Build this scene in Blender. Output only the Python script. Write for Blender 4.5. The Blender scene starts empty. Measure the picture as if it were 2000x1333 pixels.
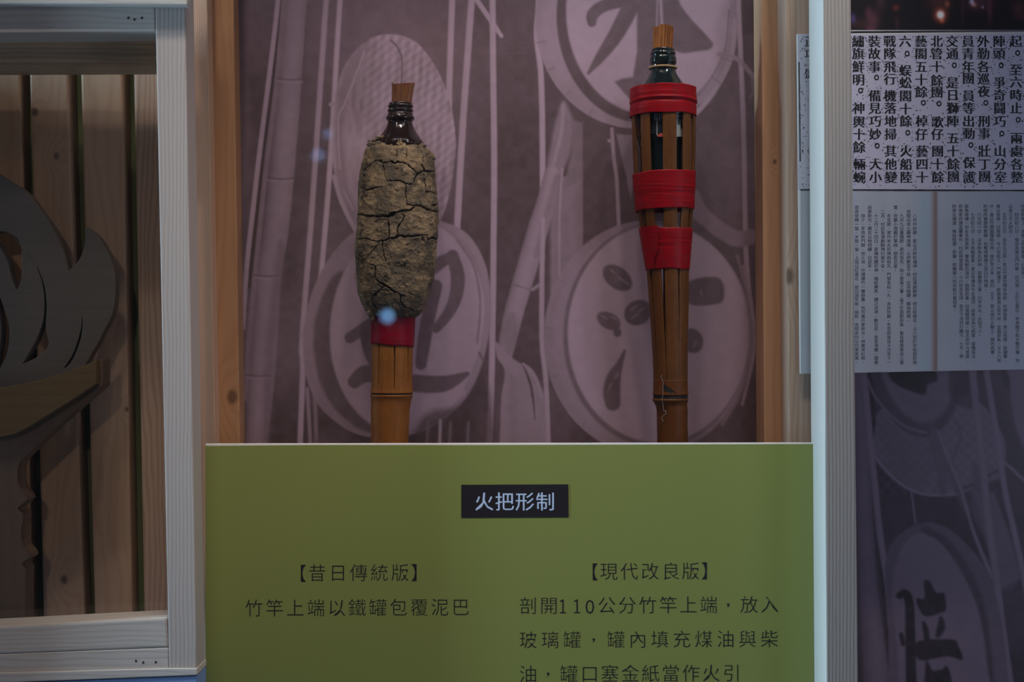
import bpy, bmesh, math, random
import numpy as np
from mathutils import Vector

# ------------------------------------------------------------------ camera, world, lights
SC = bpy.context.scene
COL = SC.collection
F = 50.0 / 36.0 * 2000.0          # focal length in pixels of the 2000 px wide frame
CZ = 1.40                         # eye height

cam_d = bpy.data.cameras.new('camera')
cam_d.lens = 50.0
cam_d.sensor_width = 36.0
cam_d.clip_start = 0.05
cam_d.dof.use_dof = True
cam_d.dof.focus_distance = 1.69
cam_d.dof.aperture_fstop = 4.0
cam = bpy.data.objects.new('camera', cam_d)
cam.location = (0, 0, CZ)
cam.rotation_euler = (math.pi / 2, 0, 0)
COL.objects.link(cam)
SC.camera = cam

SC.view_settings.view_transform = 'Standard'
SC.view_settings.look = 'None'
SC.view_settings.exposure = 0.0
SC.view_settings.gamma = 1.0
SC.view_settings.use_curve_mapping = False

world = bpy.data.worlds.new('room_ambience')
SC.world = world
world.use_nodes = True
wbg = world.node_tree.nodes['Background']
wbg.inputs[0].default_value = (0.62, 0.72, 1.0, 1)
wbg.inputs[1].default_value = 0.055


def aim(o, target):
    o.rotation_euler = (Vector(target) - o.location).to_track_quat('-Z', 'Y').to_euler()


def spot(name, loc, target, watts, color, size_deg, blend=0.6, radius=0.02):
    l = bpy.data.lights.new(name, 'SPOT')
    l.energy = watts
    l.color = color
    l.spot_size = math.radians(size_deg)
    l.spot_blend = blend
    l.shadow_soft_size = radius
    o = bpy.data.objects.new(name, l)
    o.location = loc
    COL.objects.link(o)
    aim(o, target)
    return o


def area(name, loc, target, watts, color, sx, sy):
    l = bpy.data.lights.new(name, 'AREA')
    l.shape = 'RECTANGLE'
    l.size, l.size_y = sx, sy
    l.energy = watts
    l.color = color
    o = bpy.data.objects.new(name, l)
    o.location = loc
    COL.objects.link(o)
    aim(o, target)
    return o


WARM = (1.0, 0.87, 0.78)
for sx, sy in ((-0.46, 1.12), (-0.20, 1.08), (0.02, 1.14), (0.24, 1.08), (0.46, 1.12)):
    spot('track_spot', (sx, sy, 2.74), (sx * 0.35 - 0.02, 1.74, 1.30), 17, WARM, 42, 1.0, 0.05)
spot('track_spot', (-0.60, 1.02, 2.62), (-0.52, 1.66, 1.36), 8, (1.0, 0.92, 0.87), 56, 1.0, 0.03)
spot('room_spot', (-0.35, -2.3, 2.75), (-0.52, 1.79, 1.32), 36, (1.0, 0.84, 0.72), 13, 1.0, 0.04)
spot('track_spot', (0.70, 1.05, 2.70), (0.23, 1.67, 1.66), 14, (0.90, 0.92, 1.0), 31, 1.0, 0.03)
spot('side_spot', (1.25, 1.15, 2.45), (-0.36, 1.66, 1.42), 16, (1.0, 0.78, 0.58), 26, 1.0, 0.04)
spot('side_spot', (-1.25, 1.15, 2.45), (0.34, 1.70, 1.58), 9, (1.0, 0.80, 0.66), 22, 1.0, 0.04)
area('window_daylight', (-2.3, 1.41, 1.62), (0.36, 1.63, 1.42), 190, (0.48, 0.76, 1.0), 0.26, 1.4)
area('right_cool_fill', (1.6, 0.3, 1.25), (0.6, 1.78, 1.15), 5.0, (0.66, 0.72, 1.0), 0.5, 0.5)  # added cool fill for the dim right-hand mural, not an actual screen


# ------------------------------------------------------------------ helpers
def W(px, py, d):
    return Vector(((px - 1000.0) * d / F, d, CZ - (py - 666.5) * d / F))


OFF = {}


def setp(o, label=None, cat=None, group=None, kind=None):
    if label:
        o['label'] = label
    if cat:
        o['category'] = cat
    if group:
        o['group'] = group
    if kind:
        o['kind'] = kind
    return o


def thing(name, label, cat, loc, group=None):
    o = bpy.data.objects.new(name, None)
    o.empty_display_size = 0.05
    o.location = loc
    COL.objects.link(o)
    OFF[o] = Vector(loc)
    return setp(o, label, cat, group)


def mobj(name, verts, faces, mat, parent=None, smooth=False):
    """one mesh object from world-space vertices"""
    v = np.asarray([tuple(p) for p in verts] if not isinstance(verts, np.ndarray) else verts, dtype=np.float64)
    if parent is not None:
        off = np.array(OFF[parent])
    else:
        off = np.array([(v[:, 0].min() + v[:, 0].max()) / 2, (v[:, 1].min() + v[:, 1].max()) / 2, v[:, 2].min()])
    me = bpy.data.meshes.new(name)
    me.from_pydata((v - off).tolist(), [], faces if isinstance(faces, list) else faces.tolist())
    bm = bmesh.new()
    bm.from_mesh(me)
    if len(bm.faces) < 60000 and not name.startswith('print'):
        bmesh.ops.recalc_face_normals(bm, faces=bm.faces)
    bm.to_mesh(me)
    bm.free()
    if smooth:
        me.polygons.foreach_set('use_smooth', [True] * len(me.polygons))
    me.materials.append(mat)
    o = bpy.data.objects.new(name, me)
    COL.objects.link(o)
    if parent is not None:
        o.parent = parent
        OFF[o] = OFF[parent]
    else:
        o.location = off
        OFF[o] = Vector(off)
    return o


def slab(name, pts, d0, d1, mat, parent=None, bev=0.0012):
    """polygon given where it stands at depth d0, pushed back to depth d1"""
    bm = bmesh.new()
    a = [bm.verts.new(W(x, y, d0)) for x, y in pts]
    b = [bm.verts.new((v.co.x, d1, v.co.z)) for v in a]
    bm.faces.new(a)
    bm.faces.new(b[::-1])
    n = len(a)
    for i in range(n):
        j = (i + 1) % n
        bm.faces.new((a[j], a[i], b[i], b[j]))
    bmesh.ops.recalc_face_normals(bm, faces=bm.faces)
    if bev:
        bmesh.ops.bevel(bm, geom=list(bm.edges), offset=bev, segments=2, profile=0.6, affect='EDGES')
    bm.verts.index_update()
    vs = [tuple(v.co) for v in bm.verts]
    fs = [[v.index for v in f.verts] for f in bm.faces]
    bm.free()
    return mobj(name, vs, fs, mat, parent)


def strip_x(a, b, y):
    """x on the line through a=(x,y), b=(x,y) at height y"""
    return a[0] + (b[0] - a[0]) * (y - a[1]) / (b[1] - a[1])


def upright(name, la, lb, ra, rb, y0, y1, d0, d1, mat, parent=None, bev=0.0012):
    """a post: left edge through la, lb; right edge through ra, rb; from height y0 to y1"""
    return slab(name, [(strip_x(la, lb, y0), y0), (strip_x(ra, rb, y0), y0),
                       (strip_x(ra, rb, y1), y1), (strip_x(la, lb, y1), y1)], d0, d1, mat, parent, bev)


def floor_y(d):
    return 666.5 + CZ * F / d


def bulk(parts):
    """join (verts, faces) lists"""
    vs, fs = [], []
    for v, f in parts:
        k = len(vs)
        vs += list(v)
        fs += [[i + k for i in q] for q in f]
    return vs, fs


# ------------------------------------------------------------------ materials
class NT:
    def __init__(self, name):
        self.m = bpy.data.materials.new(name)
        self.m.use_nodes = True
        self.t = self.m.node_tree
        self.b = self.t.nodes['Principled BSDF']

    def n(self, typ, ins=None, **props):
        nd = self.t.nodes.new(typ)
        for k, v in props.items():
            setattr(nd, k, v)
        for k, v in (ins or {}).items():
            s = nd.inputs[k]
            if hasattr(v, 'is_output') or isinstance(v, bpy.types.NodeSocket):
                self.t.links.new(v, s)
            else:
                s.default_value = v
        return nd

    def math(self, op, a, b=0.0, c=None):
        ins = {0: a, 1: b}
        if c is not None:
            ins[2] = c
        return self.n('ShaderNodeMath', ins, operation=op).outputs[0]

    def mix(self, fac, a, b, blend='MIX'):
        nd = self.n('ShaderNodeMix', data_type='RGBA', blend_type=blend)
        for s, v in ((nd.inputs[0], fac), (nd.inputs[6], a), (nd.inputs[7], b)):
            if isinstance(v, bpy.types.NodeSocket):
                self.t.links.new(v, s)
            else:
                s.default_value = v if not isinstance(v, tuple) or len(v) == 4 else (*v, 1)
        return nd.outputs[2]

    def link(self, a, name):
        self.t.links.new(a, self.b.inputs[name])

    def setb(self, **k):
        for a, v in k.items():
            s = self.b.inputs[a.replace('_', ' ')]
            s.default_value = (*v, 1) if isinstance(v, tuple) and len(v) == 3 else v

    def bump(self, h, strength, dist=0.001):
        nd = self.n('ShaderNodeBump', {'Strength': strength, 'Distance': dist, 'Height': h})
        self.link(nd.outputs[0], 'Normal')


def plain(name, col, rough=0.5, **k):
    m = NT(name)
    m.setb(Base_Color=col, Roughness=rough, **k)
    return m.m


def pine(name, col, dark, spacing=0.0035, amp=1.2, contrast=0.5, axis='Z', seed=0.0, knots=(), rough=0.5, blotch=0.25):
    m = NT(name)
    pos = m.n('ShaderNodeNewGeometry').outputs['Position']
    sp = m.n('ShaderNodeSeparateXYZ', {0: pos})
    if axis == 'Z':
        along, a1 = sp.outputs[2], sp.outputs[0]
    else:
        along, a1 = sp.outputs[0], sp.outputs[2]
    across = m.math('ADD', a1, m.math('MULTIPLY', sp.outputs[1], 0.8))
    v = m.n('ShaderNodeCombineXYZ', {0: m.math('MULTIPLY', across, 14.0), 1: m.math('MULTIPLY', along, 3.0), 2: seed})
    nz = m.n('ShaderNodeTexNoise', {'Vector': v.outputs[0], 'Scale': 1.0, 'Detail': 3.0, 'Roughness': 0.5}).outputs[0]
    u = m.math('ADD', m.math('DIVIDE', across, spacing), m.math('MULTIPLY', nz, amp * 4.0))
    kd = None
    for (kx, ky, kz, kr) in knots:
        d = m.n('ShaderNodeVectorMath', {0: pos, 1: (kx, ky, kz)}, operation='SUBTRACT').outputs[0]
        d = m.n('ShaderNodeVectorMath', {0: d, 1: (1, 1, 0.75) if axis == 'Z' else (0.75, 1, 1)}, operation='MULTIPLY').outputs[0]
        ln = m.n('ShaderNodeVectorMath', {0: d}, operation='LENGTH').outputs['Value']
        kk = m.n('ShaderNodeMapRange', {0: ln, 1: kr * 0.55, 2: kr * 1.15, 3: 1.0, 4: 0.0}).outputs[0]
        halo = m.n('ShaderNodeMapRange', {0: ln, 1: 0.0, 2: kr * 5, 3: 2.2, 4: 0.0}).outputs[0]
        u = m.math('ADD', u, halo)
        kd = kk if kd is None else m.math('MAXIMUM', kd, kk)
    fr = m.math('FRACT', u)
    ring = m.math('POWER', m.math('ABSOLUTE', m.math('SUBTRACT', m.math('MULTIPLY', fr, 2.0), 1.0)), 2.2)
    fv = m.n('ShaderNodeCombineXYZ', {0: m.math('MULTIPLY', across, 900.0), 1: m.math('MULTIPLY', along, 25.0), 2: seed})
    fib = m.n('ShaderNodeTexNoise', {'Vector': fv.outputs[0], 'Scale': 1.0, 'Detail': 2.0}).outputs[0]
    fac = m.math('MULTIPLY', m.math('ADD', m.math('MULTIPLY', ring, 0.75), m.math('MULTIPLY', fib, 0.35)), contrast)
    c = m.mix(fac, col, dark)
    bl = m.n('ShaderNodeTexNoise', {'Vector': v.outputs[0], 'Scale': 0.35, 'Detail': 2.0}).outputs[0]
    bl = m.n('ShaderNodeMapRange', {0: bl, 1: 0.4, 2: 0.7, 3: 0.0, 4: blotch}).outputs[0]
    c = m.mix(bl, c, tuple(0.6 * a + 0.4 * b for a, b in zip(dark, col)))
    if kd is not None:
        c = m.mix(m.math('MULTIPLY', kd, 0.85), c, tuple(x * 0.35 for x in dark))
    m.link(c, 'Base Color')
    m.setb(Roughness=rough)
    m.bump(m.math('ADD', m.math('MULTIPLY', ring, -0.6), fib), 0.35, 0.0004)
    return m.m


def bamboo(name, col, dark, seed=0.0, spots=0.5):
    m = NT(name)
    pos = m.n('ShaderNodeNewGeometry').outputs['Position']
    mp = m.n('ShaderNodeVectorMath', {0: pos, 1: (420.0, 420.0, 9.0)}, operation='MULTIPLY').outputs[0]
    mp = m.n('ShaderNodeVectorMath', {0: mp, 1: (seed, seed, seed)}, operation='ADD').outputs[0]
    n1 = m.n('ShaderNodeTexNoise', {'Vector': mp, 'Scale': 1.0, 'Detail': 3.0}).outputs[0]
    n2 = m.n('ShaderNodeTexNoise', {'Vector': pos, 'Scale': 45.0, 'Detail': 4.0, 'Roughness': 0.65}).outputs[0]
    f = m.n('ShaderNodeMapRange', {0: m.math('ADD', m.math('MULTIPLY', n1, 0.5), m.math('MULTIPLY', n2, 0.6)), 1: 0.38, 2: 0.75, 3: 0.0, 4: 1.0}).outputs[0]
    c = m.mix(m.math('MULTIPLY', f, 0.8), col, dark)
    n3 = m.n('ShaderNodeTexNoise', {'Vector': pos, 'Scale': 260.0, 'Detail': 2.0}).outputs[0]
    s = m.n('ShaderNodeMapRange', {0: n3, 1: 0.66, 2: 0.76, 3: 0.0, 4: spots}).outputs[0]
    c = m.mix(s, c, tuple(x * 0.3 for x in dark))
    m.link(c, 'Base Color')
    m.setb(Roughness=0.5)
    m.b.inputs['Specular IOR Level'].default_value = 0.22
    m.bump(n1, 0.15, 0.0005)
    return m.m


def tape_mat(name, col):
    m = NT(name)
    pos = m.n('ShaderNodeNewGeometry').outputs['Position']
    mp = m.n('ShaderNodeVectorMath', {0: pos, 1: (25.0, 25.0, 420.0)}, operation='MULTIPLY').outputs[0]
    n1 = m.n('ShaderNodeTexNoise', {'Vector': mp, 'Scale': 1.0, 'Detail': 3.0}).outputs[0]
    n2 = m.n('ShaderNodeTexNoise', {'Vector': pos, 'Scale': 90.0, 'Detail': 4.0}).outputs[0]
    c = m.mix(m.n('ShaderNodeMapRange', {0: n2, 1: 0.45, 2: 0.75, 3: 0.0, 4: 0.45}).outputs[0], col, tuple(x * 0.45 + 0.02 for x in col))
    m.link(c, 'Base Color')
    m.setb(Roughness=0.42)
    m.b.inputs['Specular IOR Level'].default_value = 0.14
    m.bump(n1, 0.5, 0.0006)
    return m.m


def glass_bottle(name, col, trans=0.35):
    m = NT(name)
    m.setb(Base_Color=col, Roughness=0.085, IOR=1.5)
    m.b.inputs['Transmission Weight'].default_value = trans
    m.b.inputs['Coat Weight'].default_value = 0.4
    m.b.inputs['Coat Roughness'].default_value = 0.05
    return m.m


def pane_mat(name):
    m = NT(name)
    fr = m.n('ShaderNodeFresnel', {'IOR': 1.49}).outputs[0]
    bf = m.n('ShaderNodeNewGeometry').outputs['Backfacing']
    fr = m.math('MULTIPLY', fr, m.math('SUBTRACT', 1.0, bf))
    tr = m.n('ShaderNodeBsdfTransparent', {0: (0.97, 0.98, 0.98, 1)}).outputs[0]
    gl = m.n('ShaderNodeBsdfGlossy', {'Color': (1, 1, 1, 1), 'Roughness': 0.02}).outputs[0]
    mx = m.n('ShaderNodeMixShader', {0: fr, 1: tr, 2: gl}).outputs[0]
    m.t.links.new(mx, m.t.nodes['Material Output'].inputs[0])
    return m.m


def print_mat(name, rough=0.45):
    m = NT(name)
    a = m.n('ShaderNodeAttribute', attribute_name='print')
    m.link(a.outputs['Color'], 'Base Color')
    m.setb(Roughness=rough)
    return m.m


def clay_mat(name):
    m = NT(name)
    pos = m.n('ShaderNodeNewGeometry').outputs['Position']
    n1 = m.n('ShaderNodeTexNoise', {'Vector': pos, 'Scale': 38.0, 'Detail': 5.0, 'Roughness': 0.6}).outputs[0]
    n2 = m.n('ShaderNodeTexNoise', {'Vector': pos, 'Scale': 300.0, 'Detail': 5.0, 'Roughness': 0.7}).outputs[0]
    c = m.mix(m.n('ShaderNodeMapRange', {0: n1, 1: 0.42, 2: 0.60, 3: 0.0, 4: 1.0}).outputs[0], (0.11, 0.082, 0.056), (0.27, 0.187, 0.11))
    c = m.mix(m.n('ShaderNodeMapRange', {0: n2, 1: 0.5, 2: 0.72, 3: 0.0, 4: 0.5}).outputs[0], c, (0.12, 0.098, 0.075))
    n3 = m.n('ShaderNodeTexNoise', {'Vector': pos, 'Scale': 95.0, 'Detail': 4.0, 'Roughness': 0.65}).outputs[0]
    c = m.mix(m.n('ShaderNodeMapRange', {0: n3, 1: 0.53, 2: 0.66, 3: 0.0, 4: 0.75}).outputs[0], c, (0.085, 0.075, 0.066))
    c = m.mix(m.n('ShaderNodeMapRange', {0: n3, 1: 0.30, 2: 0.42, 3: 0.55, 4: 0.0}).outputs[0], c, (0.40, 0.29, 0.18))
    m.link(c, 'Base Color')
    m.setb(Roughness=0.95)
    m.b.inputs['Specular IOR Level'].default_value = 0.15
    m.bump(m.math('ADD', n2, m.math('MULTIPLY', n1, 0.6)), 0.5, 0.001)
    return m.m


def paper_mat(name, col, dark):
    m = NT(name)
    pos = m.n('ShaderNodeNewGeometry').outputs['Position']
    mp = m.n('ShaderNodeVectorMath', {0: pos, 1: (600.0, 300.0, 60.0)}, operation='MULTIPLY').outputs[0]
    n1 = m.n('ShaderNodeTexNoise', {'Vector': mp, 'Scale': 0.7, 'Detail': 4.0}).outputs[0]
    c = m.mix(m.n('ShaderNodeMapRange', {0: n1, 1: 0.4, 2: 0.7, 3: 0.0, 4: 0.9}).outputs[0], col, dark)
    m.link(c, 'Base Color')
    m.setb(Roughness=0.6)
    return m.m


def lamp_mat(name, col, strength):
    m = NT(name)
    m.setb(Base_Color=col)
    m.b.inputs['Emission Color'].default_value = (*col, 1)
    m.b.inputs['Emission Strength'].default_value = strength
    return m.m


PW, PD = (0.66, 0.56, 0.46), (0.44, 0.31, 0.21)
M = {}
M['post_l'] = pine('planed_pine_left', (0.51, 0.455, 0.42), (0.37, 0.31, 0.265), 0.0044, 1.0, 0.55, 'Z', 1.0)
M['post_r'] = pine('planed_pine_right', (0.44, 0.40, 0.36), (0.22, 0.195, 0.165), 0.0040, 0.35, 0.85, 'Z', 2.0)
M['rail'] = pine('planed_pine_rail', (0.62, 0.57, 0.52), (0.40, 0.33, 0.27), 0.007, 1.5, 0.5, 'X', 3.0)
M['inner_rail'] = pine('pine_inner_rail', (0.55, 0.38, 0.25), (0.30, 0.18, 0.11), 0.006, 1.0, 0.6, 'X', 4.0)
k1 = W(454, 776, 1.749)
k2 = W(1513, 316, 1.728)
k3 = W(1537, 540, 1.676)
M['lath_l'] = pine('pine_lath_fine_grain', (0.76, 0.50, 0.35), (0.40, 0.235, 0.155), 0.0022, 0.6, 0.7, 'Z', 5.0)
M['plank_l'] = pine('orange_pine_left', (0.52, 0.27, 0.13), (0.38, 0.165, 0.065), 0.012, 1.6, 0.55, 'Z', 6.0, [(k1.x, k1.y, k1.z, 0.0075)])
M['plank_r'] = pine('orange_pine_right', (0.66, 0.38, 0.215), (0.50, 0.24, 0.115), 0.012, 1.6, 0.5, 'Z', 7.0, [(k2.x, k2.y, k2.z, 0.0028)])
M['lath_r'] = pine('pine_lath_soft_grain', (0.62, 0.44, 0.33), (0.42, 0.28, 0.19), 0.006, 1.2, 0.6, 'Z', 8.0, [(k3.x, k3.y, k3.z, 0.009)])
M['board'] = pine('pine_back_boards', (0.56, 0.355, 0.225), (0.38, 0.21, 0.12), 0.016, 1.6, 0.45, 'Z', 9.0, [(*W(110, 305, 1.79), 0.004), (*W(68, 219, 1.79), 0.005), (*W(125, 1133, 1.79), 0.005), (*W(248, 800, 1.79), 0.003), (*W(213, 715, 1.79), 0.002)])
M['board2'] = pine('pine_back_board_striped', (0.60, 0.40, 0.28), (0.32, 0.18, 0.115), 0.006, 1.6, 0.75, 'Z', 10.0)
M['ply'] = pine('plywood_flame', (0.108, 0.083, 0.068), (0.07, 0.053, 0.043), 0.02, 1.0, 0.3, 'X', 11.0)
M['ply_bowl'] = pine('plywood_bowl', (0.14, 0.08, 0.028), (0.105, 0.056, 0.018), 0.015, 1.0, 0.4, 'X', 12.0)
M['ply_body'] = pine('plywood_handle', (0.14, 0.085, 0.055), (0.09, 0.05, 0.03), 0.015, 1.0, 0.4, 'Z', 13.0)
M['olive'] = plain('olive_painted_backing', (0.16, 0.17, 0.06), 0.6)
M['white_core'] = plain('white_foam_core', (0.72, 0.70, 0.68), 0.6)
M['green'] = plain('green_printed_film', (0.235, 0.27, 0.070), 0.42)
M['ink'] = plain('black_ink', (0.012, 0.012, 0.014), 0.5)
M['title_ink'] = plain('black_title_block', (0.018, 0.014, 0.016), 0.45)
M['title_white'] = plain('pale_blue_lettering', (0.55, 0.70, 0.92), 0.5)
M['print'] = print_mat('printed_sheet')
M['pane'] = pane_mat('clear_acrylic')
M['clay'] = clay_mat('dried_clay')
M['brown_glass'] = glass_bottle('dark_brown_glass', (0.016, 0.007, 0.005), 0.08)
M['dark_glass'] = glass_bottle('dark_green_glass', (0.008, 0.014, 0.013), 0.12)
M['label'] = plain('black_paper_label', (0.012, 0.018, 0.022), 0.35)
M['label_grey'] = plain('grey_label_patch', (0.32, 0.34, 0.32), 0.4)
M['label_red'] = plain('red_label_patch', (0.55, 0.10, 0.07), 0.4)
M['label_text'] = plain('white_label_print', (0.55, 0.58, 0.6), 0.5)
M['tape'] = tape_mat('red_tape', (0.30, 0.003, 0.008))
M['tape_dark'] = tape_mat('dark_red_tape', (0.20, 0.003, 0.015))
M['bamboo1'] = bamboo('yellow_bamboo', (0.27, 0.100, 0.018), (0.17, 0.052, 0.009), 0.0, 0.45)
M['bamboo2'] = bamboo('brown_bamboo', (0.145, 0.046, 0.008), (0.085, 0.025, 0.004), 3.0, 0.6)
M['slat'] = bamboo('split_bamboo', (0.155, 0.055, 0.012), (0.085, 0.026, 0.006), 5.0, 0.5)
M['soot'] = plain('black_scorched_bamboo', (0.012, 0.010, 0.009), 0.7)
M['wick1'] = paper_mat('brown_folded_paper', (0.17, 0.055, 0.012), (0.08, 0.022, 0.005))
M['wick2'] = paper_mat('golden_folded_paper', (0.33, 0.11, 0.016), (0.15, 0.04, 0.006))
M['band'] = plain('tan_rubber_band', (0.40, 0.24, 0.10), 0.5)
M['thread'] = plain('grey_cobweb_thread', (0.30, 0.29, 0.28), 0.8)
M['blue'] = plain('blue_base_board', (0.22, 0.34, 0.62), 0.5)
M['hole'] = plain('dark_nail_hole', (0.02, 0.015, 0.012), 0.8)
M['wall'] = plain('grey_wall_paint', (0.30, 0.28, 0.28), 0.8)
M['floor'] = plain('grey_floor', (0.12, 0.12, 0.13), 0.5)
M['lamp_blue'] = lamp_mat('cool_lamp_glow', (0.25, 0.55, 1.0), 9.0)
M['lamp_dim'] = lamp_mat('dim_cool_lamp_glow', (0.30, 0.52, 1.0), 3.2)
M['metal'] = plain('dark_lamp_metal', (0.05, 0.05, 0.05), 0.4, Metallic=0.8)

# ------------------------------------------------------------------ room shell
def box(name, x0, x1, y0, y1, z0, z1, mat, kind=None, parent=None):
    v = [(x, y, z) for z in (z0, z1) for y in (y0, y1) for x in (x0, x1)]
    f = [[0, 2, 3, 1], [4, 5, 7, 6], [0, 1, 5, 4], [2, 6, 7, 3], [0, 4, 6, 2], [1, 3, 7, 5]]
    o = mobj(name, v, f, mat, parent)
    if kind:
        o['kind'] = kind
    return o


box('floor', -3.5, 3.5, -4.2, 2.0, -0.05, 0.0, M['floor'], 'structure')
box('wall_back', -3.5, 3.5, 1.86, 1.96, 0.0, 3.0, M['wall'], 'structure')

# ------------------------------------------------------------------ print painter
def vnoise(X, Y, cell, seed):
    rs = np.random.RandomState(seed)
    g = rs.rand(96, 96)
    x = X / cell + 40.0
    y = Y / cell + 40.0
    xi = np.floor(x).astype(int)
    yi = np.floor(y).astype(int)
    fx = x - xi
    fy = y - yi
    fx = fx * fx * (3 - 2 * fx)
    fy = fy * fy * (3 - 2 * fy)
    a = g[yi % 96, xi % 96]
    b = g[yi % 96, (xi + 1) % 96]
    c = g[(yi + 1) % 96, xi % 96]
    d = g[(yi + 1) % 96, (xi + 1) % 96]
    return (a * (1 - fx) + b * fx) * (1 - fy) + (c * (1 - fx) + d * fx) * fy


def catmull(pts, n=8, closed=False):
    p = np.array(pts, float)
    k = len(p)
    out = []
    segs = k if closed else k - 1
    for i in range(segs):
        if closed:
            a, b, c, d = p[(i - 1) % k], p[i], p[(i + 1) % k], p[(i + 2) % k]
        else:
            a, b, c, d = p[max(i - 1, 0)], p[i], p[i + 1], p[min(i + 2, k - 1)]
        for t in np.linspace(0, 1, n, endpoint=False):
            out.append(0.5 * ((2 * b) + (c - a) * t + (2 * a - 5 * b + 4 * c - d) * t * t + (3 * b - a - 3 * c + d) * t ** 3))
    if not closed:
        out.append(p[-1])
    return np.array(out)


class Paint:
    def __init__(s, x0, y0, x1, y1, step, base):
        s.nx = int((x1 - x0) / step) + 1
        s.ny = int((y1 - y0) / step) + 1
        s.xs = x0 + np.arange(s.nx) * step
        s.ys = y0 + np.arange(s.ny) * step
        s.X, s.Y = np.meshgrid(s.xs, s.ys)
        s.L = np.full(s.X.shape, float(base))

    def win(s, x0, y0, x1, y1):
        i0, i1 = np.searchsorted(s.xs, [x0, x1])
        j0, j1 = np.searchsorted(s.ys, [y0, y1])
        return slice(max(j0 - 1, 0), j1 + 1), slice(max(i0 - 1, 0), i1 + 1)

    def put(s, w, m, val, k=1.0):
        m = np.clip(m, 0, 1) * k
        s.L[w] = s.L[w] * (1 - m) + val * m

    def stroke(s, pts, hw, val, soft=2.5, shade=0.0, k=1.0, smooth=True):
        if np.isscalar(hw):
            hw = [hw] * len(pts)
        q = np.array([(x, y, h) for (x, y), h in zip(pts, hw)], float)
        if smooth and len(q) > 2:
            q = catmull(q, 7)
        mh = q[:, 2].max() + soft * 2
        w = s.win(q[:, 0].min() - mh, q[:, 1].min() - mh, q[:, 0].max() + mh, q[:, 1].max() + mh)
        X, Y = s.X[w], s.Y[w]
        if X.size == 0:
            return
        best = np.full(X.shape, 1e9)
        lat = np.zeros(X.shape)
        for a, b in zip(q[:-1], q[1:]):
            d = b[:2] - a[:2]
            l2 = max(d @ d, 1e-6)
            t = np.clip(((X - a[0]) * d[0] + (Y - a[1]) * d[1]) / l2, 0, 1)
            dx = X - a[0] - t * d[0]
            dy = Y - a[1] - t * d[1]
            r = a[2] + (b[2] - a[2]) * t
            sd = np.hypot(dx, dy) - r
            m = sd < best
            best[m] = sd[m]
            if shade:
                side = (dx * d[1] - dy * d[0]) / math.sqrt(l2) / np.maximum(r, 0.5)
                lat[m] = side[m]
        v = val
        if shade:
            v = val + shade * (0.5 - np.clip(lat, -1, 1) ** 2) + 0.35 * shade * np.clip(lat, -1, 1)
        s.put(w, 0.5 - best / soft, v, k)

    def poly(s, pts, val, soft=2.5, smooth=True, k=1.0):
        q = catmull(pts, 5, True) if smooth else np.array(pts, float)
        w = s.win(q[:, 0].min() - 8, q[:, 1].min() - 8, q[:, 0].max() + 8, q[:, 1].max() + 8)
        X, Y = s.X[w], s.Y[w]
        if X.size == 0:
            return
        ins = np.zeros(X.shape, bool)
        dist = np.full(X.shape, 1e9)
        for a, b in zip(q, np.roll(q, -1, 0)):
            c = (a[1] > Y) != (b[1] > Y)
            with np.errstate(divide='ignore', invalid='ignore'):
                xx = (b[0] - a[0]) * (Y - a[1]) / (b[1] - a[1] + 1e-12) + a[0]
            ins ^= c & (X < xx)
            d = b - a
            l2 = max(d @ d, 1e-9)
            t = np.clip(((X - a[0]) * d[0] + (Y - a[1]) * d[1]) / l2, 0, 1)
            dist = np.minimum(dist, np.hypot(X - a[0] - t * d[0], Y - a[1] - t * d[1]))
        s.put(w, 0.5 + np.where(ins, dist, -dist) / soft, val, k)

    def ell(s, cx, cy, rx, ry, val, soft=3.0, rot=0.0, k=1.0):
        R = max(rx, ry) + 10
        w = s.win(cx - R, cy - R, cx + R, cy + R)
        X, Y = s.X[w] - cx, s.Y[w] - cy
        if X.size == 0:
            return
        c, n = math.cos(math.radians(rot)), math.sin(math.radians(rot))
        u, v = (X * c + Y * n) / rx, (-X * n + Y * c) / ry
        s.put(w, 0.5 - (np.hypot(u, v) - 1) * min(rx, ry) / soft, val, k)

    def tex(s, cond, amp):
        s.L += np.where(cond, amp, 0)


def print_obj(name, P, rgb, d, parent, mat):
    """the printed face: one vertex per dot of the print, rgb per vertex"""
    nx, ny = P.nx, P.ny
    v = np.stack([(P.X - 1000) * d / F, np.full(P.X.shape, d), CZ - (P.Y - 666.5) * d / F], -1).reshape(-1, 3)
    idx = np.arange(nx * ny).reshape(ny, nx)
    f = np.stack([idx[:-1, :-1], idx[1:, :-1], idx[1:, 1:], idx[:-1, 1:]], -1).reshape(-1, 4)
    me = bpy.data.meshes.new(name)
    off = np.array(OFF[parent])
    me.vertices.add(len(v))
    me.vertices.foreach_set('co', (v - off).ravel())
    me.loops.add(f.size)
    me.loops.foreach_set('vertex_index', f.ravel())
    me.polygons.add(len(f))
    me.polygons.foreach_set('loop_start', np.arange(len(f)) * 4)
    me.update(calc_edges=True)
    ca = me.color_attributes.new('print', 'FLOAT_COLOR', 'POINT')
    col = np.ones((len(v), 4))
    col[:, :3] = np.clip(rgb.reshape(-1, 3), 0, 1)
    ca.data.foreach_set('color', col.ravel())
    me.materials.append(mat)
    o = bpy.data.objects.new(name, me)
    COL.objects.link(o)
    o.parent = parent
    OFF[o] = OFF[parent]
    return o


def duo(L, dark, light):
    L = np.clip(L, 0, 1)[..., None]
    return np.array(dark) * (1 - L) + np.array(light) * L


# ------------------------------------------------------------------ photo mural behind the torches
MD = (0.075, 0.041, 0.044)
ML = (0.64, 0.445, 0.565)


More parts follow.
